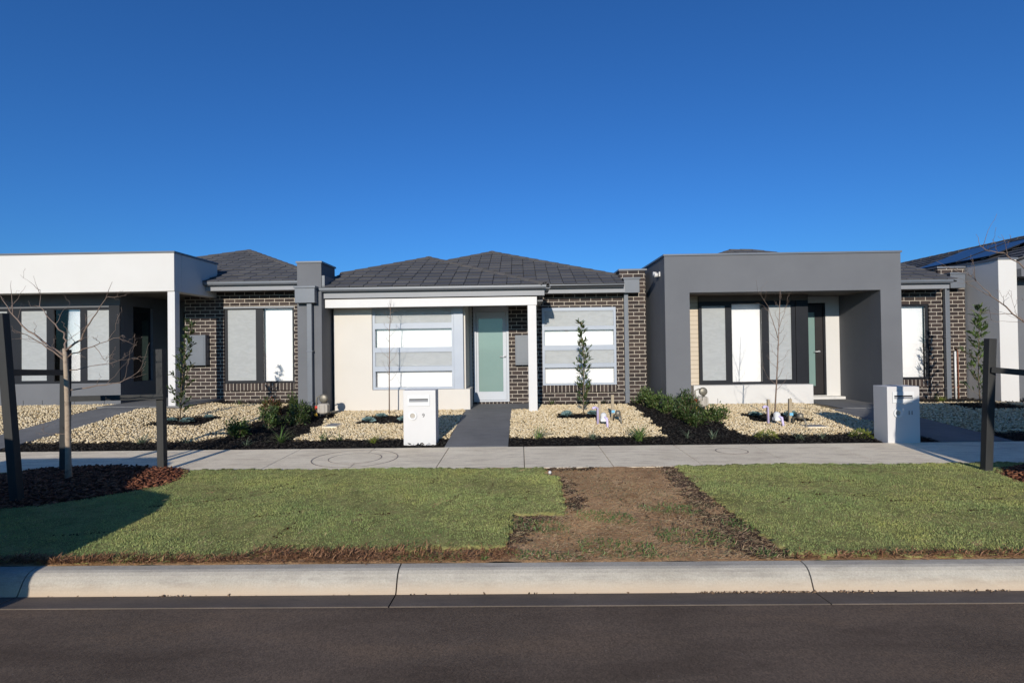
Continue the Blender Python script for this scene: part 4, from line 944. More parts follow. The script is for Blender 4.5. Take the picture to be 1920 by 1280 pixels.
P = [(-12.75,-11.9,1.02,2.64),(-11.57,-10.97,1.02,2.64),(-10.80,-10.18,1.0,2.66),(-10.02,-9.50,1.02,2.64)]
window(H, -12.898, -9.472, .952, 2.698, 11.72, P, mt['alu_black'], (0, 1, 3))
MB().box(-9.47, -9.221, 11.68, 11.72, .952, 2.75).build('window_panel', mt['alu_black'], H)
MB().wall(11.851, 13.6, .1, 3.0, -9.37, -9.22, [(12.1,12.75,.95,2.75)], axis='x').build('side_wall', mt['grey_render'], H)
MB().box(-9.30, -9.28, 12.1, 12.75, .952, 2.748).build('side_glazing', mt['dark_glass'], H)
MB().wall(-9.22, -7.83, .3, 3.0, 13.6, 13.75, [(-9.0,-8.1,.5,2.7)]).build('wall', mt['grey_render'], H)
d = MB().wall(-9.0, -8.1, .5, 2.7, 13.62, 13.68, [(-8.85,-8.4,.7,2.5)]).build('door', mt['door_black'], H)
MB().box(-8.85, -8.4, 13.645, 13.655, .7, 2.5).build('glass_panel', mt['frost'], d); lever(d, -8.2, 13.62, 1.5, -1, mt['chrome'])
MB.xf = (1.059, .7)
meterbox(H, -7.70, -7.24, 1.33, 2.03, 11.85)
MB.xf = (1.037, .45)
MB().wall(-7.98, -4.45, .10, 3.10, 12.1, 12.25, [(-7.04,-5.35,.70,2.70)]).build('wall', mt['brick'], H)
MB().box(-7.04, -5.35, 12.06, 12.2, .712, .875).build('window_sill', mt['soldier'], H)
window(H, -7.038, -5.352, .878, 2.698, 12.13, [(-6.97,-6.29,.94,2.63),(-6.11,-5.41,.92,2.65)], mt['alu_black'], (0,))
MB().box(-7.038, -5.352, 12.085, 12.128, 2.66, 2.698).build('window_head', mt['fascia_grey'], H)
MB.xf = (1.043, .5)
MB().box(-7.20, -4.50, 11.603, 11.625, 3.03, 3.22).build('fascia', mt['fascia_grey'], H); gutter(H, -7.25, -4.50, 11.6, 3.225)
MB().box(-7.20, -4.50, 11.626, 12.04, 3.04, 3.055).build('eave_soffit', mt['soffit_light'], H)
YE, ZE = 11.5, 3.21
roof_front(H, -7.4, YE, ZE, [(-7.4,11.5),(-4.50,11.5),(-4.50,11.75),(-7.4,14.65)])
roof_front(H, -10.6, YE, ZE, [(-7.4,12.7),(-7.4,14.65),(-8.0,15.25),(-10.55,12.7)])
za = ZE+SL*3.75
ridge(H, (-4.50,11.75,za-SL*3.5+.03), (-8,15.25,za+.03)); ridge(H, (-10.55,12.7,za-SL*2.55+.03), (-8,15.25,za+.03))
roof_plane(H, (-4.50,11.75,za-SL*3.5), (0,1,0), (-1,0,SL), [(0,0),(7,0),(7,3.5*SN),(3.5,3.5*SN)])
MB.xf = (1., 0.)
MB().box(-13, -5.3, 13.76, 20, .1, 3.1).build('rear_wall', mt['brick'], H)

# ------------------------------------------------------------------ mailboxes
def text_mesh(s, size, depth):
    cu = bpy.data.curves.new('digits', 'FONT'); cu.body = s; cu.size = size; cu.extrude = depth
    o = bpy.data.objects.new('digits', cu); C.objects.link(o); bpy.context.view_layer.update()
    me = bpy.data.meshes.new_from_object(o.evaluated_get(bpy.context.evaluated_depsgraph_get()))
    bpy.data.objects.remove(o); bpy.data.curves.remove(cu); me.name = 'house_number'; return me
def mailbox(x0, y0, w, d, h, num, label):
    z0 = g(x0+w/2, y0)-.02; zt = z0+h
    t = thing('mailbox', (x0+w/2, y0+d/2, z0), label, 'mailbox', 'letterboxes by the footpath')
    MB().wall(x0, x0+w, z0, zt, y0, y0+d, []).build('body', mt['white_paint'], t, bevel=.006)
    px0, px1, pz1, pz0 = x0+.07, x0+.41*w/.5, zt-.075, zt-.24
    p = MB().wall(px0, px1, pz0, pz1, y0-.012, y0-.001, [(px0+.025,px1-.025,pz1-.075,pz1-.055)]).build('slot_plate', mt['pvc'], t, bevel=.002)
    MB().box(px0+.025, px1-.025, y0-.004, y0-.0015, pz1-.075, pz1-.055).build('slot', mt['door_black'], p)
    MB().box(px0+.025, px1-.025, y0-.026, y0-.013, pz1-.10, pz1-.077).build('slot_lip', mt['fascia_grey'], p, bevel=.002)
    MB().wall(x0+.05, x0+w-.05, z0+.08, zt-.30, y0+d+.001, y0+d+.010, []).build('rear_door', mt['white_paint'], t, bevel=.002)
    cx, cz = x0+.146, zt-.39; r = MB(); n = 28
    for rr, yy in ((.064,-.001),(.064,-.018),(.040,-.018),(.036,-.003)):
        for k in range(n): a = 2*PI*k/n; r.v.append((cx+rr*math.cos(a), y0+yy, cz+rr*math.sin(a)))
    for i in range(3):
        for k in range(n): r.f.append([i*n+k, i*n+(k+1)%n, (i+1)*n+(k+1)%n, (i+1)*n+k])
    tb = r.build('paper_tube', mt['pvc'], t, smooth=False)
    MB().lathe([(.037,0),(.037,.002)], (cx, y0-.0015, cz), 24, 'y').build('tube_end', mt['meter_beige'], tb)
    me = text_mesh(num, .085, .002); me.materials.append(mt['number'])
    o = bpy.data.objects.new('house_number', me); link(o, t); o.rotation_euler = (PI/2, 0, 0); BASE[o.name] = BASE[t.name]
    o.location = Vector((x0+.29, y0-.004, zt-.415))-Vector(t.location)
    return t
mailbox(-1.80, 7.86, .5, .27, .85, '9', 'white rendered letterbox numbered 9 standing in full sun')
mailbox(5.40, 7.62, .47, .30, .85, '11', 'white rendered letterbox numbered 11, partly shaded with branch shadows')

# ------------------------------------------------------------------ utilities in the gardens
def gas_meter(x, y, s, label):
    z = g(x, y); t = thing('gas_meter', (x,y,z), label, 'gas meter', 'gas meters at the house fronts')
    MB().lathe([(.09,0),(.105,.03),(.105,.17),(.09,.2)], (x,y,z+.08), 16).box(x-.1, x+.1, y-.08, y+.06, z+.10, z+.26).build('meter_body', mt['meter_beige'], t, bevel=.01)
    MB().lathe([(.06,-.03),(.085,-.01),(.085,.01),(.06,.03)], (x+.01,y-.03,z+.38), 18, 'y').tube([(x+.01,y,z+.29),(x+.01,y,z+.36)], .02, 8).build('regulator', mt['brass'], t, smooth=True)
    MB().tube([(x-.14,y,z-.02),(x-.14,y,z+.40),(x-.06,y,z+.43),(x+.0,y,z+.40)], .016, 8).tube([(x+.05,y+.03,z-.02),(x+.05,y+.03,z+.3)], .016, 8).build('pipe', mt['brass'], t, smooth=True)
    MB().box(x-.165, x-.115, y-.03, y+.01, z+.17, z+.23).build('valve_tag', mt['red'], t); MB().lathe([(.028,-.01),(.028,.01)], (x-.14,y-.03,z+.06), 12, 'y').build('valve_knob', mt['yellow'], t)
gas_meter(-3.90, 10.12, 1, 'beige gas meter with red tag beside the grey pier')
gas_meter(3.68, 10.42, 1, 'beige gas meter with red tag beside the grey portico')
def wall_tap(x, y, z0, z1, label):
    t = thing('garden_tap', (x,y,z0), label, 'tap', 'taps on brick walls')
    MB().tube([(x,y-.03,z0),(x,y-.03,z1)], .022, 10).build('sleeve', mt['pvc'], t, smooth=True)
    m = MB().tube([(x+.075,y-.02,z0-.05),(x+.07,y-.02,z1-.05),(x+.05,y-.02,z1+.05),(x+.02,y-.05,z1+.06)], .012, 8)
    m.build('copper_pipe', mt['copper'], t, smooth=True)
    MB().tube([(x+.03,y-.02,z1+.06),(x+.03,y-.12,z1+.05),(x+.03,y-.13,z1)], .014, 8).box(x-.01, x+.07, y-.09, y-.07, z1+.09, z1+.1).build('tap_head', mt['brass'], t)
    MB().box(x-.03, x+.11, y-.02, y-.001, z0+.28, z0+.30).build('pipe_clip', mt['copper'], t)
wall_tap(2.82, 12.149, .33, 1.38, 'white pipe and copper tap on the brick party wall of the middle house')
wall_tap(10.05, 11.999, .30, 1.42, 'white pipe and copper tap on the brick party wall at far right')
def riser(kind, x, y, label, h=.42):
    z = g(x, y); t = thing('water_riser', (x,y,z), label, 'water meter', 'water risers in the gravel')
    if kind == 'lilac':
        MB().bar((x-.02,y+.12,z-.05), (x-.03,y+.14,z+h), .042, .042).build('stake', mt['stake_pine'], t)
        MB().tube([(x-.07,y+.06,z-.02),(x-.075,y+.08,z+.3),(x-.12,y+.06,z+.31),(x-.17,y+.04,z+.29)], .022, 8).tube([(x+.06,y-.2,z-.02),(x+.055,y-.16,z+.14),(x+.0,y-.1,z+.17)], .02, 8).build('pipe', mt['lilac'], t, smooth=True)
        MB().lathe([(.04,0),(.055,.02),(.055,.09),(.03,.12)], (x+.01,y-.08,z+.11), 14).box(x-.05, x+.05, y-.14, y-.02, z+.08, z+.13).build('meter_body', mt['pvc'], t, bevel=.008)
    else:
        MB().bar((x,y+.1,z-.05), (x+.005,y+.1,z+h), .05, .042).build('stake', mt['stake_pine'], t)
        MB().tube([(x+.10,y-.25,z-.03),(x+.09,y-.2,z+.12),(x+.05,y-.1,z+.16),(x+.01,y,z+.12),(x+.0,y+.03,z-.02)], .016, 8).build('pipe', mt['brass'], t, smooth=True)
        MB().lathe([(.035,0),(.05,.02),(.05,.07),(.03,.1)], (x+.06,y-.12,z+.12), 14).build('meter_body', mt['brass'], t, smooth=True)
        MB().box(x-.02, x+.04, y+.065, y+.075, z+.15, z+.2).build('tag', mt['blue'], t)
riser('lilac', 1.45, 9.1, 'lilac water pipe with white meter on a short stake right of the middle path')
riser('brass', 1.70, 9.4, 'short pine stake with weathered brass meter right of the lilac pipe', .48)
riser('lilac', 4.42, 9.0, 'lilac water pipe with white meter before the black framed window')
riser('brass', 4.72, 8.95, 'short pine stake with brass meter beside the bare sapling of the box house', .44)
def pit(x, y, w, d, label):
    z = g(x, y)+.02; t = thing('valve_cover', (x,y,z), label, 'valve cover', 'valve covers in the gravel')
    MB().box(x-w/2, x+w/2, y-d/2, y+d/2, z-.06, z+.004).build('collar', mt['concrete'], t, bevel=.006)
    MB().box(x-w/2+.035, x+w/2-.035, y-d/2+.035, y+d/2-.035, z+.005, z+.011).build('lid', mt['fascia_grey'], t, bevel=.003)
pit(-3.40, 9.28, .26, .42, 'flat grey valve cover in the gravel near the gas meter of the middle house')
pit(4.98, 8.75, .36, .24, 'flat grey valve cover in the gravel near the stakes of the box house')
t = thing('hose_loop', (-3.9, 11.15, .3), 'small dark loop of pipe at the foot of the cream wall', 'pipe')
MB().tube([(-3.99,11.18,.25),(-3.98,11.17,.39),(-3.95,11.16,.42),(-3.91,11.16,.40),(-3.895,11.17,.30)], .014, 8).build('loop', mt['steel_grey'], t, smooth=True)
MB().lathe([(.045,0),(.045,.05),(.02,.06),(.02,.1)], (-3.83,11.16,.26), 12).build('fitting', mt['steel_grey'], t)
o = MB().lathe([(.0,-.02),(.014,-.016),(.02,0),(.014,.016),(.002,.02)], (.335, 5.99, g(.33,6)+.045), 12).build('white_ball', mt['white_paint'], smooth=True)
tag(o, 'small white ball lying at the corner of the left lawn', 'ball')

# ------------------------------------------------------------------ plants
def leaves(name, pos, dirs, L, W, mat, parent, roll=None):
    """leaf blades pointing along dirs"""
    n = len(pos); d = dirs/np.linalg.norm(dirs, axis=1, keepdims=True)
    up = np.tile(np.array([0,0,1.]), (n,1))+RNG.normal(0,.35,(n,3)); x = np.cross(d, up); x /= np.linalg.norm(x, axis=1, keepdims=True)+1e-9; z = np.cross(x, d)
    Rm = np.stack([x, d, z], -1); sc3 = np.stack([W, L, L*.8], -1)
    Vs, Fs = bake(LEAF_V, LEAF_F, pos, Rm, sc3); return np_obj(name, Vs, Fs, mat, parent)
def shrub(x, y, r, h, mat, label, n=420, leaf=(.035,.07), group='garden shrubs'):
    z = g(x, y); t = thing('shrub', (x,y,z), label, 'shrub', group)
    nc = max(5, int(9+r*25)); m = MB(); P, D = [], []
    for c in range(nc):
        a = random.uniform(0, 2*PI); rr = r*random.uniform(.1,.95)**.7; hh = h*random.uniform(.35,1.)*(1-.45*(rr/r)**2)
        tip = np.array([x+rr*math.cos(a), y+rr*math.sin(a), z+hh]); b0 = np.array([x+random.uniform(-.03,.03), y+random.uniform(-.03,.03), z-.02])
        mid = (b0+tip)/2+np.array([rr*.15*math.cos(a), rr*.15*math.sin(a), -.02])
        m.tube([b0, mid, tip], [.006,.0045,.002], 5)
        k = n//nc; tt = RNG.uniform(.35,1.05,k)**.8
        pts = (b0*(1-tt)[:,None]**2+2*mid*((1-tt)*tt)[:,None]+tip*(tt**2)[:,None])+RNG.normal(0,.022+.05*r,(k,3))*np.array([1,1,.8])
        P.append(pts); od = pts-np.array([x,y,z+h*.2]); D.append(od/np.linalg.norm(od,axis=1,keepdims=True)*.8+RNG.normal(0,.6,(k,3))+np.array([0,0,.35]))
    P, D = np.concatenate(P), np.concatenate(D); P[:,2] = np.maximum(P[:,2], z+.02)
    L = RNG.uniform(*leaf, len(P)); m.build('stem', mt['stem'], t); leaves('foliage', P, D, L, L*.42, mat, t)
SH = [(-4.74,8.50,.17,.34,'leaf_green','low green shrub nearest the footpath in the left mulch bed'),
 (-4.55,9.15,.24,.46,'leaf_green','bushy bright green shrub in the middle of the left mulch bed'),
 (-4.15,9.45,.20,.36,'leaf_dark','dark green shrub right of the bright one in the left mulch bed'),
 (-4.28,10.05,.24,.42,'leaf_dark','dark green shrub just before the grey pier'),
 (-4.62,10.65,.24,.48,'leaf_dark','tall dark shrub at the left foot of the grey pier'),
 (-5.05,10.35,.20,.46,'leaf_red','reddish shrub between the gravel and the dark shrubs of the left bed'),
 (2.78,11.45,.22,.40,'leaf_green','rearmost green shrub at the brick party wall'),
 (2.80,10.75,.26,.42,'leaf_green','green shrub second from the back beside the grey portico'),
 (2.92,10.15,.27,.38,'leaf_green','wide green shrub before the portico corner'),
 (3.35,10.35,.24,.52,'leaf_dark','tall dark shrub against the grey portico front'),
 (3.10,9.55,.27,.38,'leaf_dark','low wide shrub in the middle of the right mulch bed'),
 (3.55,9.35,.24,.34,'leaf_green','shrub beside the gravel of the box house'),
 (3.05,9.0,.19,.26,'leaf_dark','small shrub at the front end of the right mulch bed'),
 (11.4,12.0-.9,.22,.42,'leaf_dark','dark shrub at the foot of the far right white wall')]
for x, y, r, h, m_, lab in SH: shrub(x, y, r*1.15, h*.92, mt[m_], lab, int(450+1500*r))
def clump(x, y, h, n, mat, label, w=.006, spread=.5, cat='grass clump', name='grass_clump', group='strappy clumps in the mulch'):
    z = g(x, y); t = thing(name, (x,y,z), label, cat, group); V, F = [], []
    for k in range(n):
        a = random.uniform(0,2*PI); L = h*random.uniform(.6,1.15); el = random.uniform(.15,spread*1.7); ww = w*random.uniform(.7,1.2)
        px, py, pz = x+random.gauss(0,.02), y+random.gauss(0,.02), z-.01; d = Vector((math.cos(a)*math.sin(el), math.sin(a)*math.sin(el), math.cos(el))); sd = Vector((-math.sin(a), math.cos(a), 0))
        p = Vector((px,py,pz)); o = len(V)
        for i in range(6):
            tt = i/5; wd = ww*(1-tt**2.2)+.0006
            V += [tuple(p-sd*wd), tuple(p+sd*wd)]; d = (d+Vector((math.cos(a)*.10, math.sin(a)*.10, -.17*spread*2))).normalized(); p = p+d*L/5
        F += [(o+2*i, o+2*i+1, o+2*i+3, o+2*i+2) for i in range(5)]
    np_obj('leaves', np.array(V), np.array(F), mat, t)
CL = [(.29,8.19,.30,46,'leaf_strap','strappy green clump at the front right of the middle path'),
 (1.83,7.97,.34,75,'leaf_strap','large arching strappy clump right of the lilac pipe by the footpath'),
 (-3.80,8.09,.36,46,'leaf_strap','tall strappy clump at the front of the left mulch bed'),
 (-3.20,8.22,.22,22,'leaf_green','small upright green tuft left of letterbox 9'),
 (-2.92,8.20,.20,20,'leaf_green','second small tuft left of letterbox 9'),
 (-2.33,8.02,.20,40,'leaf_lime','low yellow green tuft nearest letterbox 9'),
 (1.13,8.12,.16,60,'leaf_grey','grey green tuft below the lilac pipe'),
 (.74,11.85,.34,30,'leaf_green','green clump at the left foot of the right brick window'),
 (1.92,11.92,.30,28,'leaf_green','green clump behind the pine stakes under the brick window'),
 (-6.52,11.80,.26,26,'leaf_green','green clump under the left end of the left brick window'),
 (-5.95,11.92,.38,34,'leaf_green','taller green clump under the middle of the left brick window'),
 (2.62,8.12,.22,16,'leaf_grey','thin grey tuft in front of the right mulch bed'),
 (3.0,8.05,.20,18,'leaf_grey','thin grey tuft right of the mulch bed corner'),
 (-4.27,7.92,.20,24,'leaf_grey','dark grassy tuft at the footpath before the left mulch bed'),
 (-6.10,8.15,.22,30,'leaf_grey','small tuft behind the footpath beside the left path'),
 (9.25,11.4,.24,40,'leaf_lime','yellow green tuft under the far right brick window'),
 (4.30,7.95,.24,30,'leaf_grey','dark tuft at the footpath left of letterbox 11'),
 (4.65,7.98,.22,26,'leaf_grey','second dark tuft at the footpath left of letterbox 11'),
 (-5.35,8.1,.2,26,'leaf_grey','small tuft in the mulch before the left gravel bed')]
for x, y, h, n, m_, lab in CL: clump(x, y, h, n, mt[m_], lab, .005 if n < 70 else .007)
for x, y, lab in ((3.80,7.98,'yellow green cushion plant at the footpath before the box house gravel'), (5.24,7.98,'yellow green cushion plant beside letterbox 11'), (8.6,7.85,'shaded cushion plant right of letterbox 11')):
    t = thing('cushion_plant', (x,y,g(x,y)), lab, 'plant', 'cushion plants along the footpath')
    n = 420; a = RNG.uniform(0,6.28,n); el = np.abs(RNG.normal(.6,.35,n)); rr = RNG.uniform(.4,1,n)**.5
    D = np.stack([np.cos(a)*np.cos(el), np.sin(a)*np.cos(el), np.sin(el)],-1); P = np.array([x,y,g(x,y)])+D*rr[:,None]*np.array([.17,.14,.13]); L = RNG.uniform(.02,.045,n)
    leaves('foliage', P, D+RNG.normal(0,.3,(n,3)), L, L*.22, mt['leaf_lime'], t)
def rosette(x, y, r, label):
    z = g(x, y); t = thing('succulent', (x,y,z), label, 'succulent', 'blue grey succulents round the saplings')
    n = 46; k = np.arange(n); a = k*2.39996; el = .15+1.2*(k/n); L = r*(1.15-.55*k/n)
    D = np.stack([np.cos(a)*np.cos(el), np.sin(a)*np.cos(el), np.sin(el)],-1)
    leaves('leaves', np.tile(np.array([x,y,z+.015]),(n,1))+D*.01, D, L, L*.45, mt['leaf_blue'], t)
for x, y, r, lab in ((-2.86,9.6,.13,'blue grey succulent at the front left of the sapling by letterbox 9'),(-2.72,9.98,.12,'blue grey succulent behind left of the sapling by letterbox 9'),(-2.2,9.62,.13,'blue grey succulent right of the sapling by letterbox 9'),
  (.92,10.08,.11,'rear blue grey succulent left of the leafy sapling'),(.88,9.86,.13,'front blue grey succulent left of the leafy sapling'),(1.42,10.02,.12,'blue grey succulent behind the lilac pipe'),
  (4.42,9.72,.12,'blue grey succulent left of the bare sapling of the box house'),(5.1,9.72,.13,'blue grey succulent right of the bare sapling of the box house'),
  (-6.3,9.6,.13,'blue grey succulent in front of the leafy sapling by the white post'),(-6.68,9.72,.10,'blue grey succulent left of the leafy sapling by the white post'),(-6.1,9.95,.10,'blue grey succulent right of the leafy sapling by the white post')):
    rosette(x, y, r, lab)
def leafy_sapling(x, y, pts, label, mat, n, lw=(.06,.10), rad=.13):
    t = thing('leafy_sapling', (x,y,g(x,y)), label, 'sapling', 'leafy saplings in the gardens'); m = MB()
    pts = [Vector(p) for p in pts]; N = len(pts); m.tube(pts, [.013-.011*i/(N-1) for i in range(N)], 7)
    P, D = [], []
    def at(t_):
        f = t_*(N-1); i = min(int(f), N-2); return pts[i].lerp(pts[i+1], f-i)
    nb = 34
    for k in range(nb):
        tt = .10+.9*(k/nb); c = at(tt); a = k*2.4+random.uniform(-.4,.4); env = rad*(1.15 if .12 < tt < .55 else (.8 if tt < .75 else .45))*random.uniform(.5,1.1)
        e = c+Vector((math.cos(a)*env, math.sin(a)*env, env*random.uniform(.7,1.3))); m.tube([c, e], [.004,.0018], 5)
        q = max(2, n//nb); u = RNG.uniform(.2,1.05,q)
        for w in u:
            p = c.lerp(e, float(w)); P.append((p.x+random.gauss(0,.012), p.y+random.gauss(0,.012), p.z+random.gauss(0,.012)))
            D.append(((e-c).normalized().x+random.gauss(0,.5), (e-c).normalized().y+random.gauss(0,.5), .9+random.gauss(0,.45)))
    m.build('trunk', mt['stem'], t, smooth=True); P, D = np.array(P), np.array(D); L = RNG.uniform(*lw, len(P)); leaves('crown', P, D, L, L*.30, mat, t)
leafy_sapling(1.25, 10.18, [(1.25,10.18,.25),(1.26,10.18,.9),(1.28,10.2,1.5),(1.21,10.2,2.14)], 'slim leafy evergreen sapling before the right brick window', mt['leaf_dark'], 520, lw=(.07,.11), rad=.15)
leafy_sapling(-6.55, 9.77, [(-6.55,9.77,.25),(-6.52,9.77,.9),(-6.46,9.76,1.5),(-6.28,9.75,2.24)], 'slim leafy sapling beside the white porch post', mt['leaf_dark'], 560, lw=(.07,.11), rad=.19)
leafy_sapling(9.37, 10.58, [(9.37,10.58,.25),(9.32,10.55,1.0),(9.30,10.5,1.7),(9.34,10.5,2.32)], 'slim leafy sapling before the grey wall at far right', mt['leaf_green'], 420, lw=(.08,.13), rad=.22)

def twigs(m, pts, r0, depth, ang=.6, dens=1.):
    """taper a limb and let short side twigs leave it"""
    pts = [Vector(p) for p in pts]; N = len(pts)
    fine = []
    for i in range(N-1):
        for s in range(3):
            p = pts[i].lerp(pts[i+1], s/3); fine.append(p+Vector((random.gauss(0,.006), random.gauss(0,.006), random.gauss(0,.006))) if (i or s) else p)
    fine.append(pts[-1]); K = len(fine)
    m.tube(fine, [max(.0013, r0*(1-.88*i/(K-1))) for i in range(K)], 7 if r0 > .008 else 5)
    if depth <= 0: return
    L = sum((pts[i+1]-pts[i]).length for i in range(N-1))
    for i in range(2, K):
        if random.random() > .62*dens: continue
        t = (fine[i]-fine[i-1]).normalized(); ax = t.cross(Vector((random.gauss(0,1), random.gauss(0,1), random.gauss(0,1)))).normalized()
        d = (Matrix.Rotation(random.uniform(.6,1.15)*ang*1.5, 3, ax) @ t+Vector((0,0,.25))).normalized(); l = min(.36, L*random.uniform(.10,.34)+.03)
        q = fine[i]+d*l*.5; e = q+(d+Vector((random.gauss(0,.25), random.gauss(0,.25), .2+random.gauss(0,.2)))).normalized()*l*.5
        twigs(m, [fine[i], q, e], min(.0042, max(.0018, r0*.3)), depth-1, ang, dens*.6)
def street_tree(base, trunk, radii, limbs, label, dens=.75):
    t = thing('street_tree', base, label, 'tree', 'bare street trees in the verge')
    MB().tube(trunk, radii, 12).build('trunk', mt['bark'], t, smooth=True)
    m = MB()
    for pts, r in limbs: twigs(m, pts, r*.86, 2, .6, dens)
    m.build('crown', mt['twig'], t, smooth=True)
street_tree((-5.13,5.75,.22), [(-5.13,5.75,.14),(-5.145,5.76,.43),(-5.16,5.77,1.01),(-5.18,5.78,1.37),(-5.2,5.79,1.61),(-5.22,5.8,1.71)], [.037,.029,.0265,.0245,.023,.019], [
 ([(-5.21,5.8,1.62),(-5.52,5.86,1.79),(-5.75,5.92,1.93),(-6.0,5.98,2.12),(-6.15,6.04,2.25),(-6.3,6.1,2.38)],.016),
 ([(-6.0,5.98,2.12),(-6.08,6.05,2.35),(-6.14,6.1,2.54)],.007),
 ([(-5.20,5.8,1.56),(-5.36,5.74,1.73),(-5.52,5.68,1.86),(-5.64,5.62,1.93)],.012),
 ([(-5.22,5.8,1.68),(-5.24,5.84,1.80),(-5.3,5.88,1.89),(-5.53,5.96,2.04),(-5.73,6.04,2.23),(-5.8,6.12,2.42)],.014),
 ([(-5.21,5.8,1.68),(-4.99,5.75,1.81),(-4.84,5.7,1.98),(-4.68,5.65,2.17),(-4.5,5.6,2.44)],.015),
 ([(-5.19,5.8,1.6),(-4.92,5.72,1.7),(-4.58,5.64,1.78),(-4.35,5.56,1.85)],.010),
 ([(-4.78,5.69,1.73),(-4.67,5.7,1.57),(-4.55,5.7,1.64)],.004),
 ([(-5.17,5.8,1.46),(-4.98,5.88,1.5),(-4.71,5.96,1.56),(-4.62,6.04,1.66)],.007),
 ([(-5.17,5.8,1.23),(-4.77,5.73,1.28),(-4.46,5.66,1.32),(-4.27,5.59,1.39),(-4.08,5.52,1.51)],.009),
 ([(-5.15,5.8,.74),(-5.45,5.85,.72),(-5.59,5.9,.76)],.004)], 'pale barked bare street tree between dark timber posts at left')
street_tree((6.35,5.5,.22), [(6.35,5.5,.14),(6.33,5.5,.7),(6.30,5.5,1.2),(6.28,5.5,1.7)], [.046,.038,.034,.026], [
 ([(6.29,5.5,1.3),(5.9,5.5,1.52),(5.61,5.5,1.71),(5.35,5.5,1.86),(5.07,5.5,2.09),(4.94,5.5,2.21),(4.81,5.5,2.34)],.016),
 ([(4.86,5.5,2.29),(4.74,5.5,2.28),(4.66,5.5,2.27)],.003),
 ([(4.81,5.5,2.34),(4.76,5.5,2.39),(4.58,5.5,2.43)],.003),
 ([(4.81,5.5,2.34),(4.82,5.5,2.44),(4.82,5.5,2.54)],.003),
 ([(6.28,5.5,1.65),(5.95,5.5,1.95),(5.62,5.5,2.24),(5.39,5.53,2.42),(5.22,5.56,2.59),(5.08,5.59,2.63),(5.01,5.62,2.68),(5.0,5.65,2.82)],.012),
 ([(5.24,5.55,2.54),(5.17,5.5,2.68),(5.13,5.5,2.78)],.004),
 ([(6.29,5.5,1.55),(5.9,5.5,1.8),(5.61,5.5,1.84),(5.35,5.5,1.84),(5.12,5.5,1.86),(4.95,5.5,1.88)],.006),
 ([(6.28,5.5,1.68),(6.45,5.55,2.2),(6.6,5.6,2.7)],.014), ([(6.29,5.5,1.6),(6.7,5.4,1.95),(7.1,5.3,2.4)],.013)], 'bare street tree beyond the right edge with branches reaching into view', .4)
def bare_sapling(base, limbs, label):
    t = thing('bare_sapling', base, label, 'sapling', 'bare saplings in the gravel'); pts, r = limbs[0]
    MB().tube(pts, [r*(1-.75*i/(len(pts)-1)) for i in range(len(pts))], 7).build('trunk', mt['twig'], t, smooth=True)
    m = MB()
    for pts, r in limbs[1:]: twigs(m, pts, r, 1, .5, .8)
    lead = limbs[0][0]
    for k in range(16):
        tt = .28+.70*k/16; f = tt*(len(lead)-1); i = min(int(f), len(lead)-2); p = Vector(lead[i]).lerp(Vector(lead[i+1]), f-i); a = k*2.4; l = .42*(1-tt)+.12
        e = p+Vector((math.cos(a)*l*.55, math.sin(a)*l*.55, l*.75)); twigs(m, [p, p.lerp(e,.5)+Vector((math.cos(a)*.03, math.sin(a)*.03, -.02)), e], .0042, 1, .5, .5)
    m.build('crown', mt['twig'], t, smooth=True)
bare_sapling((-2.65,10.33,.28), [([(-2.65,10.33,.22),(-2.64,10.32,1.15),(-2.62,10.3,2.0),(-2.58,10.3,2.65)],.014)], 'thin bare sapling in the gravel before the big pale window')
bare_sapling((4.64,9.45,.25), [([(4.64,9.45,.2),(4.68,9.42,.92),(4.72,9.4,1.69),(4.77,9.4,2.62)],.016),([(4.71,9.4,1.75),(4.62,9.4,2.08),(4.54,9.4,2.33),(4.36,9.4,2.62)],.008),([(4.72,9.4,1.9),(4.85,9.42,2.2),(4.9,9.4,2.5)],.006)], 'thin forked bare sapling in the gravel before the black framed window')

# ------------------------------------------------------------------ timber guards round the street trees
def guard(base, posts, rails, label):
    t = thing('tree_guard', base, label, 'tree guard', 'dark timber tree guards')
    for a, b in posts: MB().bar(a, b, .085, .075).build('post', mt['stake_dark'], t, bevel=.005)
    for a, b in rails: MB().bar(a, b, .03, .065).build('rail', mt['stake_dark'], t, bevel=.003)
guard((-5.1,5.6,.18), [((-5.05,5.08,.05),(-5.15,5.02,2.06)), ((-5.60,6.22,.05),(-5.58,6.22,1.70)), ((-4.53,6.42,.05),(-4.545,6.42,1.69))],
      [((-5.11,5.07,1.47),(-5.54,6.16,1.42)), ((-5.54,6.15,1.10),(-4.47,6.365,1.095))], 'dark timber tree guard with three posts and two rails at left')
guard((6.3,5.5,.18), [((5.315,5.95,.05),(5.40,5.95,1.68)), ((7.2,5.9,.05),(7.2,5.9,1.7)), ((6.4,4.75,.05),(6.42,4.72,1.7))],
      [((5.36,5.90,1.325),(6.40,4.80,1.18)), ((6.46,4.78,1.3),(7.17,5.84,1.3))], 'dark timber tree guard with leaning post at the right edge')

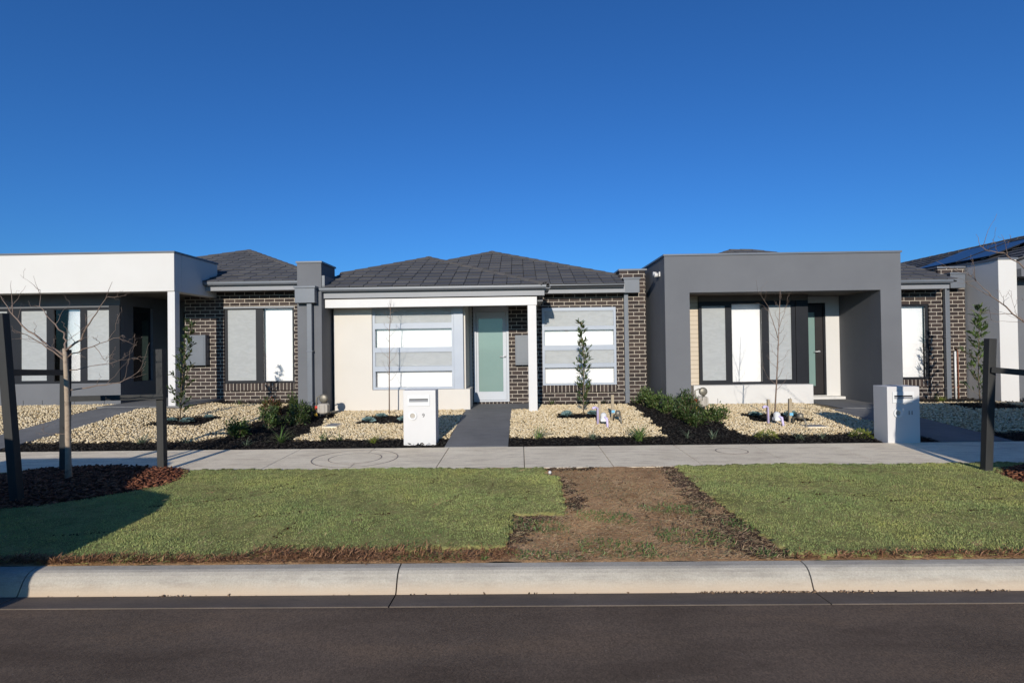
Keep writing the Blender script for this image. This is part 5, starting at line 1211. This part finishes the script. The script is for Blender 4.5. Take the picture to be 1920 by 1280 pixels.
# ------------------------------------------------------------------ vehicles added unseen outside the frame to cast shadows into it
def wheel(parent, x, y, z, r, w):
    wq = MB().lathe([(r*.6,-w/2),(r*.95,-w/2),(r,-w/2+.03),(r,w/2-.03),(r*.95,w/2),(r*.6,w/2)], (x,y,z), 28, 'y').build('wheel', mt['black_rubber'], parent, smooth=False)
    MB().lathe([(r*.58,-w/2-.004),(r*.5,-w/2+.02),(r*.12,-w/2+.0),(r*.1,w/2),(r*.5,w/2-.02),(r*.58,w/2+.004)], (x,y,z), 20, 'y').build('rim', mt['chrome'], wq)
def loft(m, secs):
    """closed cross-sections with equal counts along X"""
    n = len(secs[0]); o = len(m.v)
    for s in secs: m.v += [tuple(p) for p in s]
    for i in range(len(secs)-1):
        for k in range(n): m.f.append([o+i*n+k, o+i*n+(k+1)%n, o+(i+1)*n+(k+1)%n, o+(i+1)*n+k])
    m.f.append([o+k for k in range(n)][::-1]); m.f.append([o+(len(secs)-1)*n+k for k in range(n)])
cx, yc = -3.62, 2.15  # unseen wagon, added to throw the shadow at lower left
t = thing('added_shadow_car', (cx-2.2, yc, 0), 'silver wagon added out of sight left of the view to cast a shadow into it', 'car')
m = MB(); S = []
for dx, w, zt in ((0,.62,.62),(.05,.76,.86),(.3,.84,1.0),(.8,.88,1.07),(1.2,.88,1.10),(2.6,.88,1.12),(3.5,.88,1.12),(4.2,.86,1.14),(4.5,.82,1.1),(4.55,.7,.7)):
    x = cx-dx; S.append([(x,yc-w,.25),(x,yc-w*1.02,.5),(x,yc-w*.97,zt-.08),(x,yc-w*.8,zt),(x,yc+w*.8,zt),(x,yc+w*.97,zt-.08),(x,yc+w*1.02,.5),(x,yc+w,.25)])
loft(m, S); body = m.build('body', mt['car_paint'], t, bevel=.02)
m = MB(); S = []
for dx, w, zt in ((.95,.76,1.08),(1.55,.70,1.54),(1.95,.68,1.62),(3.4,.68,1.64),(4.2,.68,1.58),(4.45,.72,1.12)):
    x = cx-dx; S.append([(x,yc-.78,.9),(x,yc-w,zt-.06),(x,yc-w*.88,zt),(x,yc+w*.88,zt),(x,yc+w,zt-.06),(x,yc+.78,.9)])
loft(m, S); m.build('cabin', mt['dark_glass'], t)
m = MB(); m.box(cx-4.1, cx-1.9, yc-.6, yc+.6, 1.62, 1.665); m.build('roof', mt['car_paint'], t, bevel=.01)
for dx in (.85, 3.6):
    for s in (-1, 1): wheel(t, cx-dx, yc+s*.83, .32, .32, .2)
for s in (-1, 1):
    MB().box(cx-.12, cx+.0, yc+s*.6-.14, yc+s*.6+.14, .55, .66).build('headlight', mt['lamp_clear'], t); MB().box(cx-4.57, cx-4.5, yc+s*.6-.12, yc+s*.6+.12, .75, .88).build('tail_light', mt['lamp_red'], t)
tx, yc = 5.36, .4  # unseen truck, added and shaped to shade the right garden and letterbox
t = thing('added_shadow_truck', (tx+2.5, yc, 0), 'white box truck added out of sight right of the view, overhanging nose shaped for its shadow', 'truck')
m = MB(); S = []
for dx, zt in ((0,1.0),(.04,1.4),(.3,1.95),(.5,2.2),(1.5,2.24)):
    x = tx+dx; S.append([(x,yc-.92,.35),(x,yc-.95,.9),(x,yc-.86,zt),(x,yc+.86,zt),(x,yc+.95,.9),(x,yc+.92,.35)])
loft(m, S); m.build('cab', mt['truck_paint'], t, bevel=.02)
MB().prism([(4.76,2.38),(4.84,2.30),(6.9,2.30),(6.9,.9),(11.2,.9),(11.2,3.6),(6.3,3.6),(5.6,3.15),(4.92,2.86)], 'y', yc-1., yc+1.).build('cargo_box', mt['truck_paint'], t, bevel=.03)
MB().box(tx+1.3, 11.1, yc-.4, yc+.4, .5, .899).build('chassis', mt['black_rubber'], t)
MB().prism([(tx+.08,1.46),(tx+.28,1.9),(tx+.33,1.9),(tx+.13,1.44)], 'y', yc-.75, yc+.75).build('windscreen', mt['dark_glass'], t)
for dx in (.8, 4.6):
    for s_ in (-1, 1): wheel(t, tx+dx, yc+s_*.86, .38, .38, .22)
for s_ in (-1, 1): MB().box(tx-.02, tx+.05, yc+s_*.65-.13, yc+s_*.65+.13, .75, .9).build('headlight', mt['lamp_clear'], t)

# ------------------------------------------------------------------ sky, sun, camera
ELEV, AZ = 18.5, 6.6      # sun height; shadows run this far right of straight ahead
w = bpy.data.worlds.new('World'); sc.world = w; w.use_nodes = True; nt = w.node_tree; nt.nodes.clear()
sky = nt.nodes.new('ShaderNodeTexSky'); sky.sky_type = 'NISHITA'; sky.sun_disc = False
sky.sun_elevation = R(ELEV); sky.sun_rotation = R(180+AZ); sky.altitude = 0; sky.air_density = 1.; sky.dust_density = .7; sky.ozone_density = 3.
tint = nt.nodes.new('ShaderNodeMix'); tint.data_type = 'RGBA'; tint.blend_type = 'MULTIPLY'; tint.inputs[0].default_value = 1; tint.inputs[7].default_value = (.255, .655, 1.18, 1)
nt.links.new(sky.outputs[0], tint.inputs[6])
bg = nt.nodes.new('ShaderNodeBackground'); bg.inputs[1].default_value = .079
ow = nt.nodes.new('ShaderNodeOutputWorld'); nt.links.new(tint.outputs[2], bg.inputs[0]); nt.links.new(bg.outputs[0], ow.inputs[0])
sl = bpy.data.lights.new('sun', 'SUN'); sl.energy = 3.6; sl.angle = R(.53); sl.color = (1., .93, .83)
so = bpy.data.objects.new('sun', sl); C.objects.link(so)
d = Vector((math.sin(R(AZ))*math.cos(R(ELEV)), math.cos(R(AZ))*math.cos(R(ELEV)), -math.sin(R(ELEV))))
so.rotation_euler = d.to_track_quat('-Z', 'Y').to_euler(); so.location = (-5, -20, 12)
cam = bpy.data.cameras.new('camera'); cam.sensor_width = 36; cam.lens = 18; cam.clip_end = 2000; cam.clip_start = .05
co = bpy.data.objects.new('camera', cam); C.objects.link(co)
Rm = Matrix.Rotation(.0144, 3, 'Z') @ Matrix.Rotation(PI/2+math.atan(10/960), 3, 'X') @ Matrix.Rotation(-.0135, 3, 'Z')
co.matrix_world = Matrix.Translation((0,0,1.66)) @ Rm.to_4x4()
sc.camera = co
sc.view_settings.view_transform = 'Standard'; sc.view_settings.look = 'None'; sc.view_settings.exposure = .4; sc.view_settings.gamma = 1
sc.view_settings.use_curve_mapping = False
